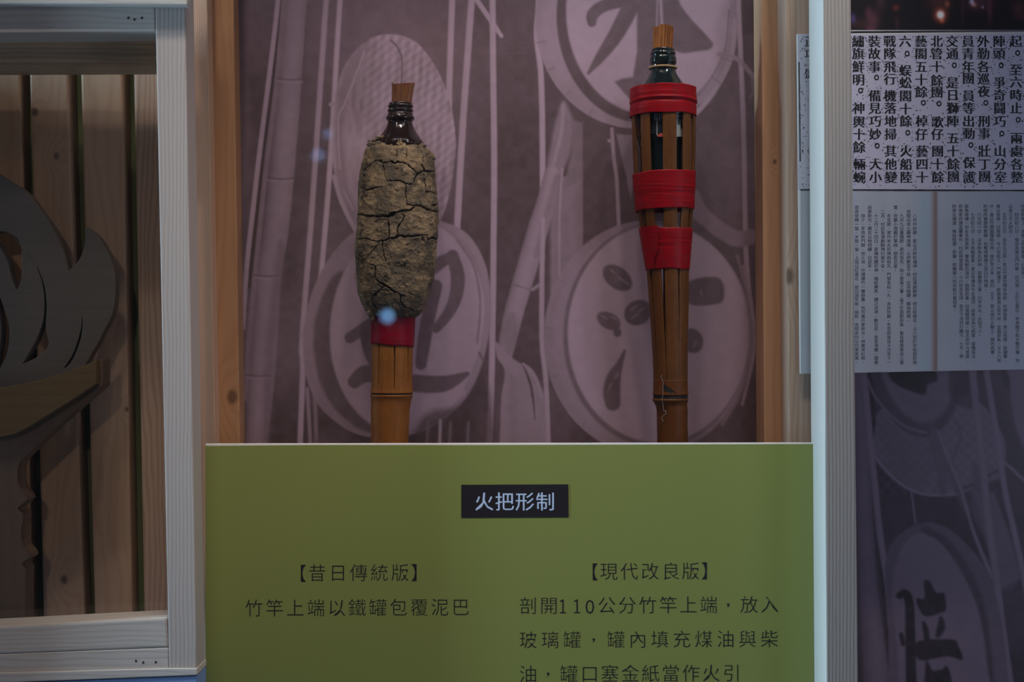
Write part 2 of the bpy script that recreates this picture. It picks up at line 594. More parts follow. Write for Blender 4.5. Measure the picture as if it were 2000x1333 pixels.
def paint_mural_main():
    P = Paint(395, -150, 1560, 960, 2.0, 0.16)
    X, Y = P.X, P.Y
    P.L += 0.16 * (vnoise(X, Y, 170, 1) - 0.45)
    P.ell(760, 40, 150, 120, 0.30, 160, k=0.8)
    P.ell(1000, 420, 60, 300, 0.12, 80, k=0.6)
    P.ell(1440, 260, 60, 180, 0.27, 80, k=0.7)
    # bamboo poles and cut strips on the left
    P.stroke([(470, -150), (470, 900)], 14, 0.24, 20, k=0.7)
    P.stroke([(597, -150), (577, 0), (560, 230), (540, 440), (526, 534), (512, 713), (501, 862), (494, 960)],
             [23, 23, 24, 25, 24, 27, 22, 22], 0.36, 3, 0.16)
    P.stroke([(556, -20), (540, 160), (520, 330), (506, 460), (492, 600), (478, 780)], 5, 0.34, 3)
    P.stroke([(548, -20), (533, 150), (514, 300), (500, 430), (486, 560)], 3, 0.02, 3)
    P.stroke([(553, -150), (543, 0), (527, 140), (508, 290), (493, 420), (482, 520), (474, 640)], 4.6, 0.62, 2.5)
    for x, y in ((567, 156), (548, 350), (520, 540), (505, 735)):
        P.stroke([(x - 24, y - 3), (x, y), (x + 24, y - 2)], 1.4, 0.15, 3, k=0.8)
        P.stroke([(x - 24, y + 3), (x, y + 5), (x + 24, y + 4)], 1.2, 0.55, 3, k=0.6)
    P.poly([(538, 500), (550, 470), (556, 520), (535, 700), (528, 860), (512, 870), (516, 700)], 0.24, 12, k=0.6)
    P.stroke([(650, -150), (637, 0), (623, 207), (607, 440), (595, 592), (589, 679), (591, 720), (586, 865), (583, 960)], 5.6, 0.56, 2.5, 0.12)
    P.stroke([(676, -150), (664, 0), (652, 200), (643, 345), (634, 460), (625, 560), (618, 640)], 5.2, 0.68, 2.5, 0.12)
    P.stroke([(600, 760), (606, 865), (608, 960)], 3.5, 0.42, 3)
    P.stroke([(614, 745), (618, 865), (620, 960)], 4, 0.36, 3)
    P.ell(648, 204, 6, 4, 0.6, 3)
    P.ell(590, 655, 5, 4, 0.5, 3)
    # strips right of the tall hat
    P.stroke([(889, -150), (883, 0), (878, 150), (877, 215)], 6, 0.64, 2.5, 0.1)
    P.stroke([(932, -150), (921, 0), (904, 242), (893, 440), (888, 520)], 6.5, 0.60, 2.5, 0.1)
    P.stroke([(905, -40), (931, 0), (955, 35), (979, 70)], [5, 5, 5, 4], 0.60, 2.5, 0.12)
    # tall woven hat
    hat = [(761, 67), (728, 73), (702, 91), (680, 117), (664, 150), (654, 200), (650, 265), (652, 331), (664, 392), (694, 452),
           (760, 500), (830, 480), (861, 430), (880, 370), (888, 310), (890, 270), (880, 205), (856, 140), (822, 91), (792, 72)]
    P.poly(hat, 0.56, 3)
    m = Paint(395, -150, 1560, 960, 2.0, 0.0)
    m.poly(hat, 1.0, 3)
    cone = np.clip((X - 690) / 40, 0, 1)
    weave = np.sin((X * 0.82 + Y * 0.46) * 0.42) * np.sin((X * -0.35 + Y * 0.95) * 0.17 + 0.6 * np.sin(X * 0.05))
    P.L += m.L * (0.12 * weave * cone + 0.24 * (vnoise(X, Y, 70, 3) - 0.5) + 0.16 * (vnoise(X * 2.2, Y * 0.7, 16, 4) - 0.5))
    P.poly([(702, 95), (676, 130), (660, 200), (655, 300), (664, 385), (700, 460), (690, 400), (676, 330), (672, 240), (684, 165), (712, 104)], 0.38, 10, k=0.75)
    P.stroke([(712, 100), (690, 160), (672, 205), (662, 225), (661, 270), (664, 330)], 1.6, 0.66, 2.5)
    P.stroke([(672, 205), (684, 214), (688, 240)], 1.3, 0.6, 2.5)
    P.stroke([(652, 345), (668, 397), (697, 455)], 4, 0.62, 3)
    P.stroke([(670, 370), (690, 410)], 1.5, 0.6, 3)
    P.stroke([(764, 79), (776, 92), (785, 116), (784, 165)], 1.6, 0.22, 3)
    P.stroke([(826, 240), (832, 290)], 4, 0.38, 6, k=0.6)
    P.stroke([(860, 436), (880, 452), (910, 478), (920, 520)], 2.5, 0.5, 3)

    # strings and strips in the middle
    P.stroke([(966, -150), (962, 0), (965, 300), (964, 460), (963, 570), (960, 740), (956, 870), (954, 960)], 6, 0.60, 2.5, 0.1)
    P.stroke([(1054, -150), (1052, 0), (1048, 69), (1056, 140), (1059, 240), (1060, 430)], 5.6, 0.62, 2.5, 0.1)

    # large disc at the top right
    P.ell(1243, 40, 197, 211, 0.50, 3)
    P.ell(1243, 40, 180, 196, 0.56, 12, k=0.6)
    P.ell(1254, 32, 167, 208, 0.17, 4)
    P.ell(1266, 22, 160, 201, 0.66, 5)
    P.stroke([(1436, 40), (1428, 110), (1400, 170), (1360, 220), (1320, 243)], 5, 0.60, 3)
    P.stroke([(1424, 20), (1416, 95), (1390, 152), (1352, 203)], 2.2, 0.42, 3)
    for t in (22, 35, 52, 118, 135, 152, 168):
        a = math.radians(t)
        P.stroke([(1243 + 182 * math.cos(a), 40 + 195 * math.sin(a)), (1243 + 199 * math.cos(a), 40 + 212 * math.sin(a))], 1.4, 0.30, 3, k=0.7)
    # brushed character on it
    C = 0.22
    P.stroke([(1156, 44), (1158, 28), (1178, 12), (1215, 0), (1245, -12)], [9, 12, 12, 14, 16], C, 4)
    P.stroke([(1243, -20), (1228, 20), (1204, 66), (1176, 107), (1149, 143)], [18, 17, 15, 11, 3], C, 4)
    P.poly([(1243, -160), (1278, -160), (1290, 40), (1292, 150), (1280, 210), (1250, 205), (1228, 192), (1200, 160), (1214, 154), (1236, 150), (1244, 100)], C, 5, False)
    P.poly([(1295, -80), (1330, 10), (1383, 72), (1393, 86), (1385, 97), (1358, 101), (1332, 104), (1310, 92), (1296, 60)], C, 5)
    P.stroke([(1284, -40), (1283, 60)], 1.6, 0.5, 2.5)
    # bamboo joint pieces below the disc
    P.poly([(1093, 208), (1112, 216), (1120, 250), (1114, 300), (1098, 340), (1092, 420), (1092, 700), (1076, 720), (1074, 430), (1060, 380)], 0.40, 8)
    P.poly([(1095, 345), (1138, 345), (1139, 640), (1094, 700)], 0.38, 4, False)
    P.poly([(1116, 235), (1138, 240), (1138, 350), (1098, 372), (1117, 300)], 0.33, 5, False)
    P.stroke([(1098, 330), (1093, 420), (1093, 560)], 2.6, 0.56, 3)
    P.stroke([(1100, 205), (1096, 260), (1078, 330), (1064, 380)], 3.5, 0.54, 4)
    P.poly([(1204, 262), (1236, 264), (1240, 330), (1232, 388)], 0.42, 4, False)
    P.poly([(1206, 300), (1224, 345), (1222, 372), (1208, 360)], 0.18, 4, False)
    P.stroke([(1195, 252), (1199, 310), (1204, 345), (1207, 400), (1209, 450)], 3.6, 0.55, 2.5)
    P.ell(1190, 275, 3.5, 3.5, 0.55, 3)
    # leaning bamboo
    P.stroke([(1078, 340), (1066, 395), (1053, 440), (1030, 520), (1004, 610), (986, 690)], [15, 18, 20, 20, 19, 16], 0.46, 3, 0.18)
    P.stroke([(1088, 345), (1068, 420), (1048, 500)], 6, 0.34, 8, k=0.7)
    P.stroke([(1003, 556), (1022, 562), (1040, 567)], 1.6, 0.30, 3, k=0.8)
    P.stroke([(1040, 566), (1053, 557)], 3, 0.5, 3)
    P.poly([(985, 640), (1002, 610), (1012, 640), (1000, 690), (985, 690)], 0.30, 10, k=0.6)
    P.poly([(968, 668), (990, 690), (1012, 708), (1036, 718), (1054, 748), (1066, 800), (1074, 960), (986, 960), (978, 800), (986, 728), (972, 700)], 0.48, 4)
    P.poly([(995, 740), (1010, 760), (1006, 860), (992, 870)], 0.38, 12, k=0.6)
    P.stroke([(1020, 710), (1037, 755), (1045, 820)], [1, 2.5, 1], 0.14, 3)
    P.stroke([(1022, 711), (1044, 735), (1058, 775)], 2, 0.58, 3)
    P.stroke([(1060, 430), (1058, 650), (1066, 744), (1071, 870), (1074, 960)], 5, 0.58, 2.5, 0.1)

    # strip at the right edge
    P.stroke([(1438, -150), (1442, 0), (1452, 240), (1456, 460), (1460, 540), (1466, 620)], 5, 0.60, 2.5, 0.1)
    P.stroke([(1405, 106), (1440, 115), (1466, 143), (1490, 170)], [5, 4.5, 4, 4], 0.48, 3)
    P.stroke([(1466, 145), (1472, 175), (1465, 190)], 2.5, 0.4, 4, k=0.7)
    P.poly([(1360, 370), (1376, 400), (1400, 425), (1440, 450), (1475, 448), (1475, 475), (1430, 480), (1370, 440), (1340, 405)], 0.40, 6)

    # disc at the bottom right
    P.ell(1266, 660, 204, 229, 0.44, 3)
    P.ell(1270, 658, 190, 214, 0.52, 10, k=0.5)
    P.ell(1281, 655, 181, 219, 0.26, 5)
    P.ell(1286, 652, 177, 213, 0.64, 5)
    P.stroke([(1440, 500), (1462, 590), (1466, 680), (1445, 770), (1410, 830)], 3, 0.36, 4)
    P.stroke([(1452, 520), (1470, 610), (1472, 690), (1450, 790)], 3, 0.5, 4)
    for t in (160, 185, 210, 235, 130):
        a = math.radians(t)
        P.stroke([(1266 + 186 * math.cos(a), 660 + 212 * math.sin(a)), (1266 + 203 * math.cos(a), 660 + 228 * math.sin(a))], 1.4, 0.32, 3, k=0.6)
    # its character
    P.ell(1206, 543, 33, 21, C, 4, 38)
    P.ell(1379, 568, 36, 22, C, 5, -14)
    P.poly([(1343, 552), (1398, 541), (1412, 560), (1408, 592), (1345, 594)], C, 5)
    P.ell(1246, 611, 28, 24, C, 4, -30)
    P.ell(1189, 627, 25, 16, C, 4, 28)
    P.ell(1206, 650, 8, 9, C, 4)
    P.ell(1352, 666, 21, 25, C, 4, -25)
    P.stroke([(1220, 686), (1210, 712), (1199, 738), (1195, 765), (1197, 788)], [3, 7, 14, 17, 15], C, 4)
    for x, y, a in ((1196, 530, 40), (1212, 545, 40), (1222, 552, 40), (1238, 602, -35), (1252, 606, -35), (1240, 618, -35), (1180, 620, 30), (1200, 622, 30),
                    (1357, 672, -70), (1192, 755, -60), (1204, 735, -60), (1370, 572, 80)):
        P.ell(x, y, 7, 2, 0.42, 3, a)

    # disc at the bottom left
    P.poly([(644, 504), (610, 570), (594, 640), (596, 725), (614, 775), (640, 810), (690, 846), (750, 856), (810, 848), (862, 824), (915, 772), (946, 696),
            (958, 613), (950, 523), (918, 462), (882, 440), (850, 431), (760, 430), (690, 455)], 0.44, 3)
    P.poly([(650, 540), (622, 600), (612, 660), (622, 740), (654, 800), (700, 838), (760, 846), (700, 760), (660, 640), (676, 540)], 0.20, 8)
    P.stroke([(600, 640), (604, 720), (630, 790), (680, 832)], 7, 0.42, 6)
    P.ell(797, 640, 152, 208, 0.64, 5, 6)
    P.stroke([(880, 445), (918, 475), (944, 530), (952, 610), (940, 690), (912, 760)], 6, 0.50, 4)
    P.stroke([(893, 470), (925, 520), (938, 590), (932, 670)], 2, 0.34, 4)
    P.stroke([(936, 690), (944, 704)], 2.5, 0.25, 3)
    P.stroke([(905, 775), (860, 818), (800, 843), (740, 848)], 4, 0.52, 4)
    # its character
    P.stroke([(846, 528), (862, 512), (882, 502)], [10, 12, 10], C, 4)
    P.stroke([(884, 500), (894, 540), (890, 580), (876, 612), (852, 642)], [12, 14, 13, 11, 9], C, 4)
    P.stroke([(850, 560), (838, 613), (828, 670), (822, 712)], [14, 14, 13, 11], C, 4)
    P.stroke([(684, 660), (704, 646), (730, 624)], [11, 11, 8], C, 4)
    P.stroke([(714, 650), (726, 690), (740, 716)], [12, 15, 14], C, 4)
    P.stroke([(692, 746), (716, 730), (760, 738), (802, 748), (866, 750), (912, 731)], [13, 17, 15, 17, 16, 5], C, 4)
    P.stroke([(700, 540), (706, 570)], [8, 6], 0.4, 8)
    P.poly([(820, 820), (900, 790), (950, 740), (958, 960), (800, 960)], 0.10, 14, k=0.75)
    for x in (836, 880, 915):
        P.stroke([(x, 826), (x - 2, 870), (x - 4, 960)], 3, 0.30, 4, k=0.8)
    P.stroke([(860, 822), (858, 900), (857, 960)], 3, 0.56, 3)
    P.poly([(640, 835), (700, 860), (700, 900), (600, 900)], 0.2, 14, k=0.6)
    P.L += 0.05 * (vnoise(X, Y, 14, 7) - 0.5) + 0.025 * (vnoise(X, Y, 4, 8) - 0.5)
    return P


def paint_mural_side():
    P = Paint(1600, 640, 2110, 1440, 3.0, 0.12)
    P.L += 0.1 * (vnoise(P.X, P.Y, 120, 11) - 0.5)
    P.stroke([(1668, 640), (1676, 760), (1683, 880), (1689, 1040), (1698, 1180), (1712, 1333), (1720, 1440)], [14, 14, 15, 17, 20, 26, 28], 0.36, 4, 0.16)
    P.stroke([(1698, 640), (1708, 900), (1716, 1040), (1728, 1160), (1742, 1333), (1750, 1440)], 4, 0.03, 5)
    # upper disc and the basket hanging below it
    P.poly([(1722, 799), (1709, 840), (1706, 875), (1714, 905), (1741, 933), (1774, 956), (1813, 968), (1868, 968), (1928, 945), (1960, 922),
            (1962, 864), (1940, 816), (1904, 780), (1856, 770), (1800, 780)], 0.44, 4)
    P.L += np.where((P.X > 1705) & (P.X < 1960) & (P.Y > 790) & (P.Y < 965), 0.05 * np.sin(P.X * 0.28) * np.sin(P.Y * 0.28), 0)
    P.poly([(1715, 810), (1760, 850), (1830, 870), (1800, 960), (1740, 925)], 0.36, 14, k=0.5)
    P.stroke([(1709, 893), (1741, 930), (1774, 955), (1813, 967), (1870, 966)], 2.2, 0.66, 3)
    P.stroke([(1868, 958), (1905, 945), (1950, 918)], 3, 0.2, 4)
    P.ell(1786, 690, 92, 165, 0.20, 4, -8)
    P.ell(1790, 680, 78, 148, 0.46, 6, -8)
    P.poly([(1735, 700), (1736, 735), (1760, 757), (1804, 771), (1812, 752), (1830, 744), (1826, 722), (1800, 690)], 0.03, 5)
    P.stroke([(1694, 742), (1716, 785), (1762, 830), (1808, 846)], 2.5, 0.5, 4)
    P.poly([(1836, 640), (1904, 640), (1908, 790), (1858, 780), (1852, 720)], 0.13, 8, k=0.8)
    # leaning bamboo pieces
    P.poly([(1816, 842), (1836, 848), (1880, 960), (1925, 1060), (1952, 1150), (1990, 1130), (1968, 1030), (1930, 960), (1900, 900), (1890, 1010)], 0.30, 8, k=0.85)
    P.poly([(1816, 842), (1834, 845), (1845, 880), (1850, 960), (1834, 960), (1822, 880)], 0.34, 8)
    P.stroke([(1832, 842), (1852, 895), (1878, 960), (1900, 1035), (1930, 1110), (1950, 1150)], [2, 3, 2.5, 3, 4, 4], 0.55, 4)
    P.stroke([(1862, 815), (1876, 850), (1862, 895)], 2, 0.30, 4)
    P.poly([(1900, 960), (1942, 960), (1996, 1130), (1955, 1150)], 0.36, 6, False)
    P.stroke([(1685, 640), (1686, 720), (1693, 790), (1700, 864), (1710, 960), (1718, 1040), (1731, 1125), (1745, 1225), (1765, 1333), (1784, 1440)], 6.5, 0.54, 3, 0.12)
    P.stroke([(1893, 640), (1899, 720), (1911, 840), (1922, 936), (1930, 1020), (1945, 1125), (1957, 1225), (1972, 1333), (1984, 1440)], 7.5, 0.48, 3, 0.12)
    P.stroke([(1918, 640), (1926, 720), (1945, 840), (1963, 960), (1981, 1040), (2000, 1130), (2030, 1300)], 6, 0.50, 3, 0.12)
    P.poly([(1948, 640), (1962, 760), (1980, 850), (2020, 900), (2110, 920), (2110, 640)], 0.16, 6)
    P.poly([(1962, 640), (1970, 740), (1986, 840), (2020, 890), (2110, 900), (2110, 640)], 0.42, 6)
    P.ell(1964, 742, 8, 22, 0.08, 5, -12)
    P.stroke([(1952, 896), (1975, 915), (2000, 938), (2040, 960)], 3, 0.5, 4)
    # lower disc
    P.stroke([(1779, 955), (1784, 990), (1788, 1022)], 1.6, 0.6, 3)
    disc = [(1815, 1021), (1778, 1030), (1745, 1057), (1732, 1085), (1728, 1140), (1735, 1240), (1760, 1440), (1982, 1440), (1970, 1330), (1960, 1240),
            (1945, 1162), (1925, 1110), (1890, 1066), (1850, 1032)]
    P.poly(disc, 0.34, 4)
    P.poly([(1800, 1036), (1840, 1044), (1874, 1080), (1908, 1140), (1932, 1230), (1944, 1440), (1900, 1440), (1880, 1160)], 0.16, 8)
    P.poly([(1790, 1043), (1764, 1066), (1748, 1110), (1742, 1175), (1752, 1260), (1776, 1440), (1935, 1440), (1928, 1300), (1910, 1190), (1878, 1118), (1840, 1064), (1812, 1046)], 0.48, 6)
    D = 0.03
    P.stroke([(1757, 1164), (1768, 1160), (1776, 1180), (1778, 1250), (1782, 1440)], [7, 8, 9, 10, 11], D, 4)
    P.stroke([(1760, 1240), (1764, 1258)], [4, 5], D, 4)
    P.poly([(1804, 1137), (1816, 1136), (1828, 1158), (1844, 1160), (1848, 1190), (1838, 1198), (1808, 1205), (1794, 1188), (1790, 1170), (1806, 1168)], D, 4)
    P.stroke([(1804, 1218), (1808, 1232), (1810, 1248)], [4, 6, 6], D, 4)
    P.stroke([(1838, 1208), (1838, 1226), (1832, 1242)], [4, 8, 5], D, 4)
    P.poly([(1792, 1254), (1860, 1250), (1872, 1262), (1880, 1290), (1850, 1283), (1795, 1290)], D, 4)
    P.poly([(1808, 1297), (1816, 1300), (1822, 1310), (1840, 1308), (1850, 1302), (1860, 1340), (1864, 1440), (1806, 1440)], D, 5)
    P.L += 0.05 * (vnoise(P.X, P.Y, 14, 17) - 0.5)
    return P


mural = thing('photo_mural', 'brownish mauve photo mural of woven hats and brushed discs behind the two torches', 'mural', tuple(W(977, 1500, 1.787)))
slab('backing_board', [(395, -260), (1560, -260), (1560, 1500), (395, 1500)], 1.7855, 1.80, M['white_core'], mural, 0)
PM = paint_mural_main()
print_obj('printed_face', PM, duo((PM.L - 0.07) * 1.08, MD, ML), 1.785, mural, M['print'])

mural2 = thing('photo_mural', 'dark photo mural of a bamboo disc below the newspaper board', 'mural', tuple(W(1850, 1500, 1.787)))
slab('backing_board', [(1600, 640), (2110, 640), (2110, 1500), (1600, 1500)], 1.7855, 1.80, M['white_core'], mural2, 0)
PS = paint_mural_side()
print_obj('printed_face', PS, duo(PS.L, (0.034, 0.022, 0.025), (0.46, 0.34, 0.45)), 1.785, mural2, M['print'])
# ------------------------------------------------------------------ wooden frame of the showcase
FB = floor_y(1.6)
# left post stands on the ledge below the left case, right post runs to the floor
p = upright('wooden_post', (303, 12), (330, 1306), (362, 0), (384.5, 1306), -200, 1306, 1.60, 1.643, M['post_l'])
setp(p, 'pale planed pine post between the torch-emblem case and the green panel', 'wooden post', 'planed posts at the front of the showcase')
p = upright('wooden_post', (1607, 0), (1614, 1333), (1662, 0), (1676, 1333), -200, floor_y(1.581), 1.581, 1.656, M['post_r'])
setp(p, 'grey-beige ribbed-grain pine post standing in front of the newspaper board', 'wooden post', 'planed posts at the front of the showcase')
p = upright('wooden_post', (-606, 0), (-606, 1333), (-542, 0), (-542, 1333), -200, floor_y(1.54), 1.54, 1.645, M['post_l'])  # unseen post, added to block grazing side light from rails and panel
setp(p, 'unseen pale pine post added past the torch-emblem case to block side light', 'wooden post', 'planed posts at the front of the showcase')
# stepped uprights left and right of the mural
p = upright('wooden_lath', (372, 0), (392, 865), (405, 0), (420, 865), -220, 1500, 1.72, 1.7485, M['lath_l'])
setp(p, 'brown fine-grained pine lath right behind the left post', 'wooden lath', 'pine laths at the sides of the mural')
p = upright('wooden_plank', (405, 0), (420, 865), (456, 0), (468.5, 865), -220, 1500, 1.749, 1.784, M['plank_l'])
setp(p, 'orange pine plank with one round dark knot at the left edge of the mural', 'wooden plank', 'orange planks edging the mural')
p = upright('wooden_lath', (1534, 0), (1541, 865), (1590, 0), (1597, 865), -220, 1500, 1.676, 1.7275, M['lath_r'])
setp(p, 'light pine lath with an oval knot behind the left edge of the newspaper board', 'wooden lath', 'pine laths at the sides of the mural')
p = upright('wooden_plank', (1487, 0), (1492.5, 865), (1552, 0), (1560, 865), -220, 1500, 1.728, 1.784, M['plank_r'])
setp(p, 'orange pine plank with one tiny dark knot at the right edge of the mural', 'wooden plank', 'orange planks edging the mural')

# trim strip across the top of the left case
p = slab('wooden_trim_strip', [(-480, -60), (366, -60), (366, 8.5), (-480, 5)], 1.583, 1.5995, M['rail'])
setp(p, 'pale pine trim strip running above the top rail of the torch-emblem case', 'wooden strip')

# left case
case = thing('display_case', 'pine display case with grooved back boards and a cut-out torch emblem inside', 'display case', tuple(W(-75, 1330, 1.62)))
slab('top_rail', [(-480, 8), (302, 12), (303.6, 61), (-480, 68)], 1.60, 1.652, M['rail'], case)
slab('inner_rail', [(-425, 78), (306, 78), (306, 122), (-425, 125)], 1.664, 1.74, M['inner_rail'], case)
slab('sill_board', [(-480, 1249.6), (326.5, 1207), (329, 1265.5), (-480, 1296.4)], 1.60, 1.652, M['rail'], case, 0.0025)
slab('bottom_rail', [(-480, 1296.9), (329, 1266), (329.5, 1306), (-480, 1328)], 1.60, 1.643, M['rail'], case)
slab('ledge', [(-480, 1328.5), (329.5, 1306.5), (385, 1306.5), (385.5, 1320), (-480, 1353.5)], 1.597, 1.645, M['rail'], case)
bx = [((-322, 0), (-318, 1180), (-232, 125), (-224, 1180)), ((-226, 0), (-216, 1180), (-152, 125), (-126, 1180)), ((-146, 125), (-120, 1180), (-65, 125), (-45, 1180)),
      ((-52, 125), (-28, 1180), (40, 125), (60, 1180)),
      ((57, 125), (84, 1180), (133, 125), (164, 1180)), ((157, 125), (184, 1180), (240, 125), (258, 1180)),
      ((260.5, 125), (281, 1180), (345, 125), (365, 1180))]
for i, (a, b, c, d) in enumerate(bx):
    upright('back_board', a, b, c, d, 60, 1290, 1.79, 1.822, M['board2'] if i == len(bx) - 1 else M['board'], case, 0.003)
slab('back_panel', [(-300, 40), (362, 40), (362, 1300), (-300, 1300)], 1.823, 1.83, M['olive'], case, 0)
slab('glass_pane', [(-434, 60), (318, 60), (326, 1212), (-434, 1240)], 1.654, 1.657, M['pane'], case, 0)
for x, y, d in ((250.5, 35, 1.5998), (262.5, 38, 1.5998), (277, 35, 1.5998), (265.5, 1292, 1.5998), (279.5, 1295, 1.5998), (304, 1294.5, 1.5998)):
    vs = [W(x + 2.0 * math.cos(t), y + 2.8 * math.sin(t), d) for t in np.linspace(0, 2 * math.pi, 12, endpoint=False)]
    mobj('nail_hole', vs, [list(range(12))[::-1]], M['hole'], case)

# blue board under the case, down to the floor
p = slab('blue_base_board', [(-478, 1355), (385, 1321.5), (387, FB - 1), (-478, FB - 1)], 1.599, 1.66, M['blue'])
setp(p, 'blue board below the torch-emblem case, at the lower left', 'board')

p = slab('light_block_board', [(-463, 8), (-448, 8), (-448, 1290), (-463, 1290)], 1.6535, 1.83, M['board'])  # unseen board, added to stop side light entering the case
setp(p, 'unseen pine board added to shut side light out of the torch-emblem case', 'light-blocking board')

# cut-out torch emblem in the left case (mirror-symmetric about x = -62)
def mir(pts):
    return pts + [(-124 - x, y) for x, y in pts[::-1]]


def curve_plate(name, loops, d0, d1, mat, parent, bev=0.0006):
    cu = bpy.data.curves.new(name, 'CURVE')
    cu.dimensions = '2D'
    cu.fill_mode = 'BOTH'
    cu.extrude = (d1 - d0) / 2 - bev
    cu.bevel_depth = bev
    cu.bevel_resolution = 1
    for lp in loops:
        s = cu.splines.new('POLY')
        s.points.add(len(lp) - 1)
        s.use_cyclic_u = True
        for q, (x, y) in zip(s.points, lp):
            w = W(x, y, d0)
            q.co = (w.x, w.z, 0, 1)
    t = bpy.data.objects.new(name, cu)
    COL.objects.link(t)
    dg = bpy.context.evaluated_depsgraph_get()
    me = bpy.data.meshes.new_from_object(t.evaluated_get(dg))
    bpy.data.objects.remove(t)
    vs = [(v.co.x, (d0 + d1) / 2 + v.co.z, v.co.y) for v in me.vertices]
    fs = [list(q.vertices) for q in me.polygons]
    bpy.data.meshes.remove(me)
    return mobj(name, vs, fs, mat, parent)


emb = thing('torch_emblem', 'flat cut-out wooden torch with a flame, bowl and wavy handle inside the case', 'torch emblem', tuple(W(-62, 1213, 1.70)))
body = [(-62, 700), (-62, 775), (0, 769), (63, 759), (112, 745), (158, 729), (186, 716), (192, 705), (200, 704), (200, 752), (188, 764), (110, 832), (50, 890), (38, 902), (33, 916), (33, 942), (38, 956), (48, 968),
        (52, 976), (44, 984), (33, 993), (36, 1000), (43, 1006), (44, 1016), (40, 1034), (40, 1056), (45, 1070), (55, 1082), (57, 1090), (45, 1098),
        (41, 1104), (50, 1116), (48, 1130), (48, 1213), (-62, 1213)]
curve_plate('handle_body', [mir(body[1:-1])], 1.700, 1.732, M['ply_body'], emb)
bowl = catmull([(-62, 764), (0, 758), (63, 748), (112, 734), (158, 718), (187, 706)], 5).tolist() + [(186, 750)] + \
    catmull([(186, 750), (135, 784), (85, 815), (56, 833), (28, 847), (0, 853), (-62, 856)], 5).tolist()[1:]
curve_plate('bowl_plate', [mir([tuple(q) for q in bowl])], 1.684, 1.6995, M['ply_bowl'], emb)
flame = [(-62, 300), (-20, 330), (14, 353), (50, 376), (79, 412), (101, 447), (118, 480), (128, 508), (133, 530), (146, 520), (158, 503), (166, 480), (169, 446),
         (182, 455), (196, 470), (212, 499), (222, 528), (225, 560), (222, 600), (214, 625), (203, 645), (192, 668), (180, 688), (166, 712), (140, 745), (-62, 795)]
flame = catmull(flame[:9], 4).tolist()[:-1] + catmull(flame[8:13], 4).tolist()[:-1] + catmull(flame[12:-1], 4).tolist() + [(-62, 795)]
holes = [
    catmull([(48, 488), (66, 512), (79, 545), (85, 580), (84, 622), (73, 656), (58, 686), (42, 713)], 4).tolist() +
    catmull([(42, 713), (70, 700), (95, 676), (90, 640), (92, 600), (88, 560), (76, 525)], 4).tolist()[1:],
    catmull([(157, 600), (159, 630), (152, 662), (140, 694), (122, 722)], 4).tolist() +
    catmull([(122, 722), (134, 715), (148, 692), (159, 660), (163, 628)], 4).tolist()[1:],
    catmull([(-18, 458), (0, 486), (14, 512), (22, 545), (33, 567), (42, 545), (44, 510), (38, 470), (10, 452)], 4, True).tolist(),
    catmull([(-10, 556), (8, 600), (19, 645), (15, 690), (0, 722), (-14, 738), (-3, 690), (1, 645), (-4, 600)], 4, True).tolist(),
]
curve_plate('flame_plate', [mir([tuple(q) for q in flame])] + [[tuple(q) for q in h] for h in holes], 1.712, 1.730, M['ply'], emb)

# ------------------------------------------------------------------ green caption panel
panel = thing('caption_panel', 'yellow-green caption panel with black Chinese text below the two torches', 'caption panel', tuple(W(994, FB, 1.65)))
slab('foam_board', [(401, 867.5), (900, 866.5), (1588, 865.5), (1596, floor_y(1.645) - 1), (402, floor_y(1.645) - 1)], 1.645, 1.651, M['white_core'], panel, 0.0004)
slab('green_face', [(401, 871.5), (620, 870), (900, 870.2), (1588, 868), (1596, floor_y(1.645) - 2), (402, floor_y(1.645) - 2)], 1.6446, 1.6449, M['green'], panel, 0)
slab('title_block', [(901, 947.6), (1110, 946.6), (1110.5, 1011), (901, 1012)], 1.6442, 1.64455, M['title_ink'], panel, 0)
p = slab('acrylic_pane', [(402, -220), (1588, -220), (1589, 1100), (402, 1100)], 1.6535, 1.6565, M['pane'], None, 0)
setp(p, 'clear acrylic pane standing in front of the two torches', 'pane')

# shelf inside the niche that carries both torches
SHZ = 0.60
box('shelf', W(425, 0, 1.7).x, W(1535, 0, 1.7).x, 1.66, 1.784, SHZ - 0.02, SHZ, M['board'])
setp(bpy.data.objects['shelf'], 'pine shelf behind the green panel that carries both torches', 'shelf')

# ------------------------------------------------------------------ boards on the right
news = thing('newspaper_board', 'white board printed with an old newspaper column above a book page, behind the right post', 'information board', tuple(W(1830, 731, 1.665)))
slab('foam_board', [(1557, 66), (2150, 60.5), (2150, 719), (1563.5, 731)], 1.663, 1.669, M['white_core'], news, 0.0006)
ND = 1.6627


def sheet(name, x0, y0, x1, y1, step, fn, d, mat, parent, shear=0.0):
    P = Paint(x0, y0, x1, y1, step, 0)
    X, Y = P.X.copy(), P.Y.copy()
    P.Y = Y + shear * (X - x0) * (Y - y0) / (y1 - y0)
    return print_obj(name, P, fn(P.X, P.Y), d, parent, mat)


def news_rgb(X, Y):
    n = 0.04 * (vnoise(X, Y, 60, 21) - 0.5)
    return np.stack([0.60 + n, 0.585 + n, 0.70 + n], -1)


def page_rgb(X, Y):
    n = 0.035 * (vnoise(X, Y, 50, 22) - 0.5)
    base = np.stack([0.46 + n, 0.50 + n, 0.565 + n], -1)
    g = np.exp(-((X - 1825.5) / 5.5) ** 2)[..., None]
    b = np.exp(-((X - 1806) / 14.0) ** 2)[..., None] * 0.6
    base = base * (1 - b) + np.array([0.36, 0.52, 0.60]) * b
    base = base * (1 - g) + np.array([0.34, 0.24, 0.22]) * g
    ln = np.exp(-((X - 1828.5) / 1.6) ** 2)[..., None] * 0.6
    return base * (1 - ln) + np.array([0.14, 0.09, 0.08]) * ln


